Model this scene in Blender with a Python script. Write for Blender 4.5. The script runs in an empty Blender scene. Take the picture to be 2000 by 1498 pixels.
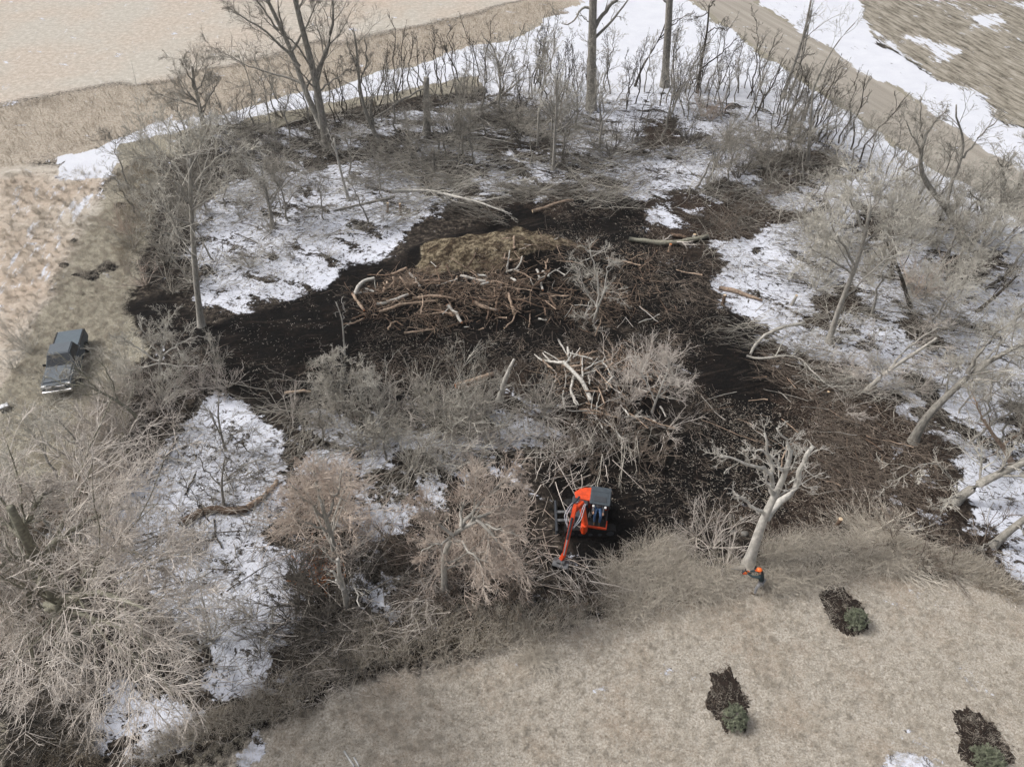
import bpy, bmesh, math, random
import numpy as np
from mathutils import Vector, Matrix
R = math.radians
random.seed(7)
SC = bpy.context.scene
COL = SC.collection

# ------------------------------------------------------------------ camera, light, exposure
H_CAM, PITCH, FPX = 31.0, R(45), 1351.0
cam_d = bpy.data.cameras.new('camera'); cam = bpy.data.objects.new('camera', cam_d); COL.objects.link(cam)
cam.location = (0, 0, H_CAM); cam.rotation_euler = (R(90) - PITCH, 0, 0)
cam_d.sensor_width = 36; cam_d.lens = FPX / 2000 * 36; cam_d.clip_end = 6000; cam_d.clip_start = 0.5
SC.camera = cam
world = bpy.data.worlds.new('World'); SC.world = world; world.use_nodes = True
wn = world.node_tree.nodes; wl = world.node_tree.links
bg = wn['Background']; sky = wn.new('ShaderNodeTexSky'); sky.sky_type = 'NISHITA'; sky.sun_disc = False
SUN_EL, SUN_AZ = R(50), R(-78)       # azimuth measured from +Y towards +X
sky.sun_elevation = SUN_EL; sky.sun_rotation = SUN_AZ; sky.dust_density = 6.0; sky.air_density = 1.0; sky.ozone_density = 1.0
hs = wn.new('ShaderNodeHueSaturation'); hs.inputs['Saturation'].default_value = 0.36
wl.new(sky.outputs[0], hs.inputs['Color']); wl.new(hs.outputs[0], bg.inputs[0]); bg.inputs[1].default_value = 0.105
sd = bpy.data.lights.new('sun', 'SUN'); sd.energy = 1.5; sd.angle = R(11); sd.color = (1.0, 0.98, 0.955)
sun = bpy.data.objects.new('sun', sd); COL.objects.link(sun)
sun.rotation_euler = Vector((math.sin(SUN_AZ) * math.cos(SUN_EL), math.cos(SUN_AZ) * math.cos(SUN_EL), math.sin(SUN_EL))).to_track_quat('Z', 'Y').to_euler()
SC.view_settings.view_transform = 'Standard'; SC.view_settings.look = 'None'
SC.view_settings.exposure = 0.42; SC.view_settings.gamma = 1; SC.view_settings.use_curve_mapping = False
SC.cycles.max_bounces = 5; SC.cycles.diffuse_bounces = 3; SC.cycles.glossy_bounces = 2; SC.cycles.transparent_max_bounces = 4

# ------------------------------------------------------------------ measuring the place (survey points to ground metres)
cP, sP = math.cos(PITCH), math.sin(PITCH)
def ray(px, py):
    u = (px - 1000) / FPX; v = (py - 749) / FPX
    return np.array([u, cP - v * sP, -sP - v * cP])
def G(px, py, h=0.0):
    d = ray(px, py); t = (H_CAM - h) / (-d[2]); return np.array([d[0] * t, d[1] * t, h])
def V(px, py, Y):                       # a point standing in the upright plane y = Y
    d = ray(px, py); t = Y / d[1]; return np.array([d[0] * t, Y, H_CAM + d[2] * t])

def vnoise(x, y, seed=0):
    x = np.asarray(x, float); y = np.asarray(y, float)
    xi = np.floor(x).astype(np.int64); yi = np.floor(y).astype(np.int64); xf = x - xi; yf = y - yi
    def h(a, b):
        n = (a * 374761393 + b * 668265263 + seed * 982451653) & 0x7fffffff
        n = ((n ^ (n >> 13)) * 1274126177) & 0x7fffffff
        return ((n ^ (n >> 16)) & 0xffff) / 65535.0
    u = xf * xf * (3 - 2 * xf); v = yf * yf * (3 - 2 * yf)
    return (h(xi, yi) * (1 - u) + h(xi + 1, yi) * u) * (1 - v) + (h(xi, yi + 1) * (1 - u) + h(xi + 1, yi + 1) * u) * v

def W(poly): return [G(a, b)[:2] for a, b in poly]
def sdist(x, y, poly):                  # + inside, - outside, metres
    P = np.array(poly); n = len(P)
    d2 = np.full(x.shape, 1e12); inside = np.zeros(x.shape, bool)
    for i in range(n):
        a = P[i]; b = P[(i + 1) % n]; e = b - a
        wx = x - a[0]; wy = y - a[1]
        t = np.clip((wx * e[0] + wy * e[1]) / (e @ e + 1e-9), 0, 1)
        d2 = np.minimum(d2, (wx - e[0] * t) ** 2 + (wy - e[1] * t) ** 2)
        c = ((a[1] > y) != (b[1] > y)) & (x < (b[0] - a[0]) * (y - a[1]) / (b[1] - a[1] + 1e-12) + a[0])
        inside ^= c
    return np.where(inside, 1, -1) * np.sqrt(d2)

MOUNDS = [(980, 500, 6.6, 2.2, 1.6, 0.05), (860, 590, 7.5, 2.4, 0.7, 0.0), (1130, 760, 3.2, 2.6, 0.5, 0), (1080, 410, 8, 3, 0.5, 0),
          (1220, 790, 3.2, 3.0, 0.5, 0)]
MW = [(G(a, b)[0], G(a, b)[1], sx, sy, h, r) for a, b, sx, sy, h, r in MOUNDS]
WOOD = W([(240, 330), (300, 275), (640, 215), (960, 150), (1330, 60), (1480, 120), (1700, 280), (2040, 500), (2300, 700), (2300, 1300), (2000, 1160), (1800, 1100),
          (1550, 1140), (1300, 1180), (1080, 1250), (900, 1300), (600, 1390), (400, 1480), (200, 1700), (0, 1700), (60, 1300), (200, 1000), (260, 800), (250, 560)])
def hgt(x, y, full=True):
    x = np.asarray(x, float); y = np.asarray(y, float)
    w = np.clip((sdist(x, y, WOOD) + 2) / 5, 0, 1)
    z = w * (0.30 * (vnoise(x / 9, y / 9, 1) - .5) + 0.16 * (vnoise(x / 2.3, y / 2.3, 2) - .5) + 0.10 * (vnoise(x / .8, y / .8, 3) - .5))
    z += (1 - w) * 0.04 * (vnoise(x / 4, y / 4, 5) - .5)
    for mx, my, sx, sy, h, r in MW:
        q = ((x - mx) / sx) ** 2 + ((y - my) / sy) ** 2
        z = z + h * np.exp(-q * q * .6 - q * .5) * (0.75 + .5 * vnoise(x / 1.1, y / 1.1, 8))
    return z
def gz(x, y): return float(hgt(np.array([x]), np.array([y]))[0])
def GP(px, py):
    p = G(px, py); p[2] = gz(p[0], p[1]); return p

# ------------------------------------------------------------------ materials
def N(nt, typ, **kw):
    n = nt.nodes.new(typ)
    for k, v in kw.items():
        if k in n.inputs: n.inputs[k].default_value = v
        else: setattr(n, k, v)
    return n
def lk(nt, a, b): nt.links.new(a, b)
def mat(name, col, rough=0.85, col2=None, nscale=6.0, rnd=0.0, metal=0.0, spec=0.25, bump=0.0, stretch=None, detail=4):
    m = bpy.data.materials.new(name); m.use_nodes = True; nt = m.node_tree
    b = nt.nodes['Principled BSDF']; b.inputs['Roughness'].default_value = rough; b.inputs['Metallic'].default_value = metal
    b.inputs['Specular IOR Level'].default_value = spec
    col = (*col, 1); col2 = (*(col2 or col[:3]), 1)
    tc = N(nt, 'ShaderNodeTexCoord'); src = tc.outputs['Object']
    if stretch:
        mp = N(nt, 'ShaderNodeMapping'); mp.inputs['Scale'].default_value = stretch; lk(nt, src, mp.inputs[0]); src = mp.outputs[0]
    no = N(nt, 'ShaderNodeTexNoise', Scale=nscale, Detail=detail, Roughness=0.6); lk(nt, src, no.inputs['Vector'])
    cr = N(nt, 'ShaderNodeValToRGB'); cr.color_ramp.elements[0].position = .33; cr.color_ramp.elements[1].position = .67
    cr.color_ramp.elements[0].color = col; cr.color_ramp.elements[1].color = col2
    lk(nt, no.outputs['Fac'], cr.inputs[0]); out = cr.outputs[0]
    if rnd:
        oi = N(nt, 'ShaderNodeObjectInfo'); mr = N(nt, 'ShaderNodeMapRange'); mr.inputs['To Min'].default_value = 1 - rnd; mr.inputs['To Max'].default_value = 1 + rnd
        lk(nt, oi.outputs['Random'], mr.inputs[0]); h = N(nt, 'ShaderNodeHueSaturation'); lk(nt, mr.outputs[0], h.inputs['Value']); lk(nt, out, h.inputs['Color']); out = h.outputs[0]
    lk(nt, out, b.inputs['Base Color'])
    if bump:
        bp = N(nt, 'ShaderNodeBump', Strength=bump, Distance=0.03); lk(nt, no.outputs['Fac'], bp.inputs['Height']); lk(nt, bp.outputs[0], b.inputs['Normal'])
    return m
M = {}
M['bark'] = mat('grey_bark', (.17, .158, .138), .9, (.38, .36, .32), 9, .15, bump=.6, stretch=(1, 1, .35))
M['bark_pale'] = mat('pale_bark', (.27, .255, .225), .9, (.47, .445, .40), 8, .1, bump=.5, stretch=(1, 1, .35))
M['bark_dark'] = mat('dark_bark', (.035, .030, .025), .9, (.12, .105, .085), 9, .2, bump=.5, stretch=(1, 1, .35))
M['bark_moss'] = mat('mossy_bark', (.16, .15, .12), .95, (.33, .32, .25), 7, .1, bump=.6)
M['bleached'] = mat('bleached_wood', (.36, .345, .31), .85, (.64, .61, .56), 7, .08, bump=.5, stretch=(1, 1, .4))
M['twig_grey'] = mat('grey_twigs', (0.25, 0.23, 0.195), .9, (0.47, 0.44, 0.385), 1.2, .22)
M['twig_dark'] = mat('dark_twigs', (0.075, 0.066, 0.055), .9, (0.2, 0.18, 0.155), 1.2, .25)
M['twig_pale'] = mat('pale_twigs', (0.40, 0.375, 0.325), .9, (0.66, 0.63, 0.565), 1.2, .12)
M['twig_tan'] = mat('tan_twigs', (0.44, 0.392, 0.345), .9, (0.68, 0.625, 0.57), 1.0, .15)
M['twig_pink'] = mat('pinkish_twigs', (0.43, 0.345, 0.285), .9, (0.68, 0.59, 0.51), .9, .12)
M['twig_brown'] = mat('brown_twigs', (0.080, 0.062, 0.050), .9, (0.28, 0.23, 0.185), 1.2, .25)
M['wood_orange'] = mat('fresh_orange_wood', (.45, .13, .04), .8, (.62, .30, .14), 8, .1, bump=.3)
M['wood_fresh'] = mat('fresh_cut_wood', (.50, .36, .22), .8, (.66, .53, .38), 14, .05, bump=.2)
M['log_tan'] = mat('tan_log', (.18, .125, .088), .85, (.48, .37, .28), 6, .22, bump=.5)
M['log_brown'] = mat('brown_log', (.07, .045, .032), .9, (.20, .14, .10), 6, .25, bump=.5)
M['grass_tan'] = mat('dry_grass', (0.46, 0.41, 0.34), .9, (0.68, 0.625, 0.54), .5, .18)
M['grass_olive'] = mat('olive_dry_grass', (0.20, 0.165, 0.12), .9, (0.46, 0.39, 0.30), .6, .25)
M['corn'] = mat('corn_stalks', (0.30, 0.24, 0.175), .9, (0.62, 0.55, 0.45), .3, .25)
M['needle'] = mat('spruce_needles', (.075, .088, .055), .7, (.34, .365, .26), 7, .12)
M['mulch'] = mat('dark_mulch', (.008, .006, .005), .95, (.040, .028, .021), 9, 0, bump=1.0, detail=8)
M['soil_chip'] = mat('soil_clods', (.008, .006, .005), .95, (.035, .025, .018), 4, .3)
M['stone'] = mat('field_stone', (.12, .115, .10), .9, (.26, .25, .23), 5, .1, bump=.5)
M['snow_obj'] = mat('snow', (.78, .79, .83), .7, (.86, .87, .9), 5)
M['orange_paint'] = mat('orange_paint', (.84, .085, .015), .45, (.55, .060, .016), 5, 0, spec=.45, detail=8)
M['dark_paint'] = mat('charcoal_paint', (.030, .034, .040), .5, (.045, .05, .058), 3, 0, spec=.5)
M['grey_roof'] = mat('grey_canopy_plastic', (.040, .052, .063), .6, (.056, .070, .083), 4, 0, spec=.45)
M['black'] = mat('black_rubber', (.010, .010, .011), .75, (.022, .021, .02), 8, 0)
M['steel'] = mat('worn_steel', (.09, .092, .095), .6, (.20, .20, .205), 6, 0, metal=.5, bump=.2)
M['chrome'] = mat('chrome', (.6, .6, .62), .35, (.8, .8, .82), 3, 0, metal=1.0)
M['hose'] = mat('hydraulic_hose', (.33, .33, .36), .5, (.5, .5, .54), 6, 0)
M['truck'] = mat('truck_paint', (.080, .097, .115), .62, (.095, .113, .132), 2, 0, spec=.4)
M['truck_side'] = M['truck']
M['tonneau'] = mat('bed_cover_vinyl', (.090, .115, .138), .6, (.11, .138, .16), 3, 0)
M['glass'] = mat('dark_glass', (.03, .036, .042), .35, (.02, .022, .026), 3, 0, spec=.8)
M['jeans'] = mat('blue_jeans', (.045, .085, .17), .9, (.07, .12, .22), 10, 0)
M['jacket'] = mat('dark_jacket', (.018, .032, .036), .85, (.035, .052, .056), 10, 0)
M['trousers'] = mat('grey_trousers', (.23, .23, .24), .9, (.32, .32, .33), 10, 0)
M['helmet'] = mat('orange_helmet', (.95, .17, .02), .35, (.85, .14, .02), 4, 0, spec=.5)
M['glove'] = mat('orange_gloves', (.75, .20, .03), .8, (.6, .15, .03), 8, 0)
M['skin'] = mat('skin', (.50, .30, .21), .6, (.56, .35, .25), 8, 0)
M['shirt'] = mat('grey_shirt', (.10, .10, .11), .9, (.15, .15, .16), 8, 0)
M['boot'] = mat('brown_boots', (.07, .05, .03), .8, (.12, .09, .05), 8, 0)
M['white'] = mat('white_plastic', (.75, .75, .75), .6, (.65, .65, .64), 8, 0)

# ------------------------------------------------------------------ ground material
def ground_material():
    m = bpy.data.materials.new('ground_surface'); m.use_nodes = True; nt = m.node_tree
    b = nt.nodes['Principled BSDF']; b.inputs['Roughness'].default_value = .95; b.inputs['Specular IOR Level'].default_value = .1
    geo = N(nt, 'ShaderNodeNewGeometry'); pos = geo.outputs['Position']
    def noise(scale, detail=5, rough=.6, vec=pos, sc=None, rot=0, dist=0):
        if sc is not None or rot:
            mp = N(nt, 'ShaderNodeMapping'); mp.inputs['Rotation'].default_value = (0, 0, rot); lk(nt, vec, mp.inputs[0])
            m2 = N(nt, 'ShaderNodeMapping'); m2.inputs['Scale'].default_value = sc or (1, 1, 1); lk(nt, mp.outputs[0], m2.inputs[0]); vec = m2.outputs[0]
        n = N(nt, 'ShaderNodeTexNoise', Scale=scale, Detail=detail, Roughness=rough, Distortion=dist); lk(nt, vec, n.inputs['Vector']); return n.outputs['Fac']
    def math_(op, a, b_=None, c=None, clamp=False):
        n = N(nt, 'ShaderNodeMath', operation=op, use_clamp=clamp)
        for i, v in enumerate((a, b_, c)):
            if v is None: continue
            if isinstance(v, (int, float)): n.inputs[i].default_value = v
            else: lk(nt, v, n.inputs[i])
        return n.outputs[0]
    def ramp(f, stops):
        r = N(nt, 'ShaderNodeValToRGB'); e = r.color_ramp.elements
        while len(e) < len(stops): e.new(.5)
        for i, (p, c) in enumerate(stops): e[i].position = p; e[i].color = (*c, 1)
        lk(nt, f, r.inputs[0]); return r.outputs[0]
    def mix(f, a, c):
        n = N(nt, 'ShaderNodeMixRGB'); lk(nt, f, n.inputs[0]); lk(nt, a, n.inputs[1]); lk(nt, c, n.inputs[2]); return n.outputs[0]
    def attr(name): return N(nt, 'ShaderNodeAttribute', attribute_name=name).outputs['Fac']
    def mask(a, noise_, k, sharp):
        t = math_('MULTIPLY_ADD', math_('SUBTRACT', noise_, .5), k, a)
        return math_('MULTIPLY_ADD', math_('SUBTRACT', t, .5), sharp, .5, True)
    nbig = noise(.10, 4); nmid = noise(.45, 6, .65); nfine = noise(3.2, 6, .7); nvf = noise(11, 4, .75); nshred = noise(2.2, 6, .72, sc=(1, 1.6, 1), dist=.4)
    nvvf = noise(26, 2, .7)
    # leaf litter under the trees
    col = ramp(nfine, [(.38, (.008, .007, .006)), (.50, (.028, .023, .019)), (.60, (.080, .066, .053)), (.72, (.22, .19, .155))])
    # brown mulch-like litter
    brown = ramp(nvf, [(.40, (.008, .006, .005)), (.52, (.030, .021, .016)), (.61, (.085, .060, .045)), (.72, (.30, .245, .195))])
    col = mix(mask(attr('brown'), nmid, 1.0, 3), col, brown)
    # pale mown grass
    pale = mix(math_('MULTIPLY_ADD', nbig, 3, -1.0, True), ramp(nvf, [(.33, (.13, .115, .085)), (.47, (.27, .245, .195)), (.62, (.45, .415, .34))]),
               ramp(nvf, [(.33, (.10, .095, .070)), (.47, (.235, .215, .165)), (.62, (.37, .345, .275))]))
    dk = mask(nmid, noise(1.6, 6, .75), .9, 7)
    inv = math_('SUBTRACT', 1.0, dk)
    pale = mix(math_('MULTIPLY', math_('MULTIPLY_ADD', nmid, -6.5, 2.9, True), .55), pale, ramp(nvf, [(.35, (.06, .05, .038)), (.65, (.17, .145, .11))]))
    col = mix(mask(attr('pale'), nfine, .9, 4), col, pale)
    lawn = ramp(nvf, [(.32, (.19, .162, .13)), (.45, (.325, .292, .245)), (.55, (.415, .378, .325)), (.66, (.56, .52, .455))])
    lawn2 = ramp(nvvf, [(.30, (.16, .115, .08)), (.50, (.30, .235, .175)), (.70, (.44, .38, .31))])
    lawn = mix(math_('MULTIPLY', math_('MULTIPLY_ADD', noise(.30, 7, .72), 7.0, -3.4, True), .55), lawn, lawn2)
    lawn = mix(math_('MULTIPLY', math_('MULTIPLY_ADD', noise(5, 3, .6), 9.0, -5.3, True), .6), lawn, ramp(nvf, [(.3, (.10, .075, .05)), (.7, (.25, .19, .14))]))
    sp1 = noise(9.0, 3, .8); sp2 = noise(6.5, 3, .8, sc=(1.2, .9, 1), rot=1)
    lawn = mix(math_('MULTIPLY', math_('MULTIPLY_ADD', sp1, 9, -5.0, True), .55), lawn, ramp(nvf, [(.3, (.56, .53, .48)), (.7, (.68, .65, .60))]))
    lawn = mix(math_('MULTIPLY', math_('MULTIPLY_ADD', sp2, 9, -5.1, True), .55), lawn, ramp(nvf, [(.3, (.11, .09, .07)), (.7, (.20, .165, .13))]))
    col = mix(mask(attr('lawn'), nfine, .6, 5), col, lawn)
    # pinkish tan field
    ntan = noise(1.7, 6, .82)
    tan = mix(math_('MULTIPLY_ADD', nbig, 5, -2.0, True), ramp(ntan, [(.34, (.36, .31, .26)), (.5, (.455, .395, .33)), (.60, (.57, .51, .445))]),
              ramp(ntan, [(.32, (.36, .33, .28)), (.5, (.45, .415, .36)), (.62, (.56, .53, .475))]))
    col = mix(mask(attr('tan'), nfine, .9, 3), col, tan)
    orange = ramp(nfine, [(.35, (.30, .21, .14)), (.5, (.44, .335, .25)), (.65, (.56, .47, .38))])
    col = mix(math_('MULTIPLY', mask(attr('orange'), noise(.35, 7, .7), 1.4, 1.8), .55), col, orange)
    stub = ramp(noise(3.5, 5, .8, sc=(1.3, 1, 1)), [(.34, (.16, .13, .10)), (.43, (.33, .28, .225)), (.55, (.43, .38, .315)), (.70, (.52, .475, .41))])
    col = mix(mask(attr('stubble'), nfine, .7, 4), col, stub)
    # harvested rows on the far side of the road
    d = G(2000, 170) - G(1700, 0); ang = math.atan2(d[1], d[0])
    rows = noise(1.0, 5, .75, sc=(.30, 1.7, 1), rot=-ang)
    rcol = ramp(rows, [(.38, (.075, .066, .052)), (.47, (.21, .188, .150)), (.56, (.33, .30, .25)), (.68, (.42, .39, .34))])
    rcol = mix(math_('MULTIPLY_ADD', nfine, 2.5, -1.15, True), rcol, ramp(nvf, [(.3, (.22, .195, .15)), (.7, (.42, .385, .32))]))
    col = mix(mask(attr('rows'), nfine, .6, 4), col, rcol)
    # gravel
    gv = ramp(nvf, [(.3, (.22, .196, .165)), (.5, (.295, .268, .230)), (.7, (.38, .352, .31))])
    gv = mix(math_('MULTIPLY_ADD', noise(.5, 4, .5, sc=(.12, 2.5, 1), rot=-math.atan2((G(2000, 400) - G(1400, 30))[1], (G(2000, 400) - G(1400, 30))[0])), 4, -1.6, True), gv, ramp(nvf, [(.3, (.33, .298, .255)), (.7, (.42, .388, .34))]))
    col = mix(mask(attr('gravel'), nfine, .45, 6), col, gv)
    # snow of the woods, torn by leaves and stems
    snowc = ramp(nmid, [(.3, (.60, .62, .69)), (.7, (.69, .71, .775))])
    dirt = noise(5.5, 5, .75, sc=(1.0, .8, 1), rot=.6)
    smask = mask(attr('snow'), math_('ADD', math_('ADD', math_('MULTIPLY', nshred, .20), math_('MULTIPLY', dirt, .16)), math_('MULTIPLY', noise(.42, 8, .66, sc=(.7, 1.3, 1), rot=.45, dist=.5), .64)), 4.6, 12)
    speck = noise(2.1, 7, .74, sc=(1.0, 1.25, 1), rot=.5, dist=.8)
    keep = math_('MULTIPLY_ADD', speck, -17.0, 10.1, True)
    dark_l = ramp(nvf, [(.4, (.014, .012, .010)), (.6, (.07, .058, .047))])
    col = mix(math_('MULTIPLY', smask, keep), mix(smask, col, dark_l), snowc)
    # clean field snow with streaks
    fs = mask(attr('fsnow'), noise(.8, 7, .72, sc=(.40, 1.6, 1), rot=-ang), 2.1, 9)
    col = mix(fs, col, ramp(nmid, [(.3, (.60, .615, .67)), (.7, (.68, .695, .74))]))
    # black soil
    soil = ramp(nvf, [(.42, (.0030, .0027, .0027)), (.60, (.010, .009, .0085)), (.70, (.030, .024, .019)), (.80, (.20, .16, .12))])
    soil = mix(math_('MULTIPLY_ADD', noise(.7, 5, .7), 5, -2.3, True), soil, ramp(nfine, [(.35, (.004, .0035, .003)), (.5, (.011, .0085, .007)), (.68, (.036, .026, .020))]))
    ruts = noise(1.5, 5, .6, sc=(.22, 2.4, 1), rot=-.25, dist=.5)
    soil = mix(math_('MULTIPLY', math_('MULTIPLY_ADD', ruts, 8, -4.5, True), .75), soil, ramp(nvf, [(.35, (.016, .0125, .010)), (.55, (.045, .036, .029)), (.7, (.12, .095, .072))]))
    col = mix(mask(attr('soil'), math_('ADD', math_('MULTIPLY', nfine, .5), math_('MULTIPLY', nmid, .5)), 1.7, 7), col, soil)
    mound = mix(math_('MULTIPLY_ADD', noise(.8, 5, .7), 7, -3.1, True), ramp(nfine, [(.38, (.025, .018, .012)), (.6, (.085, .062, .040))]), ramp(nfine, [(.36, (.06, .045, .030)), (.5, (.19, .155, .102)), (.66, (.33, .28, .20))]))
    col = mix(mask(attr('mound'), nfine, .8, 5), col, mound)
    lk(nt, col, b.inputs['Base Color'])
    hsum = math_('ADD', math_('ADD', math_('MULTIPLY', nfine, .6), math_('MULTIPLY', nvf, .4)), math_('MULTIPLY', math_('MULTIPLY', ruts, attr('soil')), .9))
    rough_area = math_('ADD', math_('MULTIPLY', attr('soil'), 1.2), .45, clamp=True)
    bp = N(nt, 'ShaderNodeBump', Distance=.14); lk(nt, rough_area, bp.inputs['Strength']); lk(nt, hsum, bp.inputs['Height'])
    lk(nt, bp.outputs[0], b.inputs['Normal'])
    return m
M['ground'] = ground_material()

# ------------------------------------------------------------------ ground zones
Z = {k: [] for k in 'snow fsnow soil brown mound lawn pale tan orange stubble rows gravel'.split()}
def zone(cls, poly, val=1.0, soft=1.0): Z[cls].append((W(poly), val, soft))
road = [(1180, -180), (1340, -10), (1480, 95), (1600, 172), (1700, 243), (1820, 325), (1930, 395), (2080, 480), (2500, 700), (2500, 560), (2080, 385), (1900, 268), (1750, 175), (1620, 95), (1520, 35), (1440, -15), (1290, -180)]
zone('gravel', road, 1, .6)
zone('tan', [(-1500, -300), (1130, -300), (1050, -5), (840, 45), (560, 100), (330, 150), (0, 205), (-1500, 420)], 1, 2)
zone('tan', [(-1500, 200), (0, 300), (120, 330), (210, 330), (180, 420), (120, 520), (60, 640), (0, 760), (-400, 1200), (-1500, 900)], 1, 1.5)
zone('orange', [(-600, 330), (0, 340), (110, 350), (200, 345), (165, 400), (125, 500), (60, 620), (0, 700), (-500, 800)], .62, 1.5)
zone('orange', [(640, -60), (1000, -60), (800, 40), (600, 60)], .35, 3)
zone('stubble', [(-1500, 420), (0, 205), (330, 150), (560, 100), (840, 45), (1050, -5), (1130, -100), (1330, -100), (1200, -20), (1100, 35), (960, 92), (850, 118), (700, 158), (560, 195), (380, 240), (240, 275), (100, 318), (-200, 380), (-1500, 620)], .85, 3)
zone('fsnow', [(85, 345), (110, 305), (300, 250), (440, 220), (640, 172), (780, 136), (900, 98), (990, 78), (1100, 30), (1200, -30), (1290, -150), (1350, -20), (1300, 60), (1050, 130), (900, 160), (700, 190), (560, 214), (440, 240), (330, 272), (230, 292), (200, 350), (120, 352)], .85, .35)
zone('fsnow', [(-60, 370), (200, 350), (165, 420), (130, 560), (60, 600), (-60, 600)], .33, 1)
zone('fsnow', [(140, 400), (195, 350), (215, 350), (165, 410), (140, 460), (122, 480)], .55, .6)
zone('fsnow', [(300, 255), (560, 185), (560, 178), (300, 240)], .5, 1)
zone('fsnow', [(1040, 130), (1090, 40), (1200, -60), (1330, -20), (1480, 98), (1600, 176), (1700, 247), (1820, 329), (1930, 399), (2100, 500), (2100, 570), (1900, 470), (1800, 400), (1700, 330), (1600, 250), (1450, 200), (1300, 190), (1100, 190)], .95, .6)
zone('fsnow', [(1290, -180), (1440, -18), (1520, 30), (1620, 90), (1750, 170), (1900, 262), (2080, 378), (2080, 300), (1920, 200), (1830, 150), (1700, 80), (1680, 0), (1650, -180)], .80, .6)
zone('rows', [(1640, -300), (1660, 0), (1700, 70), (1850, 155), (1950, 215), (2080, 290), (2700, 700), (4500, 200), (2600, -300)], 1, 1)
for p in ([(1880, 30), (1960, 20), (1960, 55), (1890, 60)], [(1790, 70), (1900, 100), (1860, 125), (1750, 70)], [(1600, 80), (1680, 100), (1900, 230), (2000, 300), (1900, 200), (1760, 110)], [(1960, 0), (2050, 0), (2050, 40)],
          [(1840, 180), (1960, 230), (2060, 300), (1990, 240), (1900, 170)]):
    zone('fsnow', p, .62, 1.2)
LAWN = [(330, 1498), (450, 1438), (590, 1392), (750, 1340), (900, 1305), (1000, 1285), (1080, 1255), (1160, 1225), (1300, 1190), (1450, 1162), (1550, 1150), (1650, 1122), (1800, 1112), (1900, 1135), (2000, 1180), (2400, 1300), (3500, 3000), (1500, 6000), (-500, 6000), (0, 2300), (250, 1650)]
zone('lawn', LAWN, 1, 1.3)
zone('pale', [(150, 440), (220, 350), (300, 290), (300, 400), (270, 520), (260, 600), (240, 700), (260, 780), (220, 900), (210, 960), (120, 960), (0, 930), (-500, 1000), (-1500, 900), (-600, 800), (0, 760), (60, 640), (110, 540)], 1, 1.0)
zone('pale', [(1170, -180), (1328, -16), (1470, 96), (1596, 176), (1696, 248), (1816, 331), (1926, 402), (2080, 490), (2500, 715), (2500, 535), (2080, 370), (1900, 256), (1750, 165), (1620, 88), (1526, 30), (1450, -18), (1300, -180)], 1, .35)
zone('pale', [(1640, -180), (1640, 40), (1800, 130), (2080, 290), (2500, 500), (2500, 300), (1700, -180)], .9, 1)
zone('pale', [(110, 300), (440, 215), (780, 130), (1050, 20), (1150, 60), (960, 150), (960, 172), (800, 190), (640, 225), (440, 272), (300, 310), (200, 350)], 1, .8)
zone('pale', [(-900, 1360), (40, 1370), (60, 1500), (0, 1800), (-900, 2300)], 1, 1)
zone('pale', [(-100, 20), (340, 40), (300, 120), (-100, 150)], .45, 4)
zone('pale', [(1150, 1180), (1300, 1120), (1500, 1090), (1700, 1060), (1900, 1120), (1900, 1160), (1600, 1180), (1300, 1230)], .6, 1.5)
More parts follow.
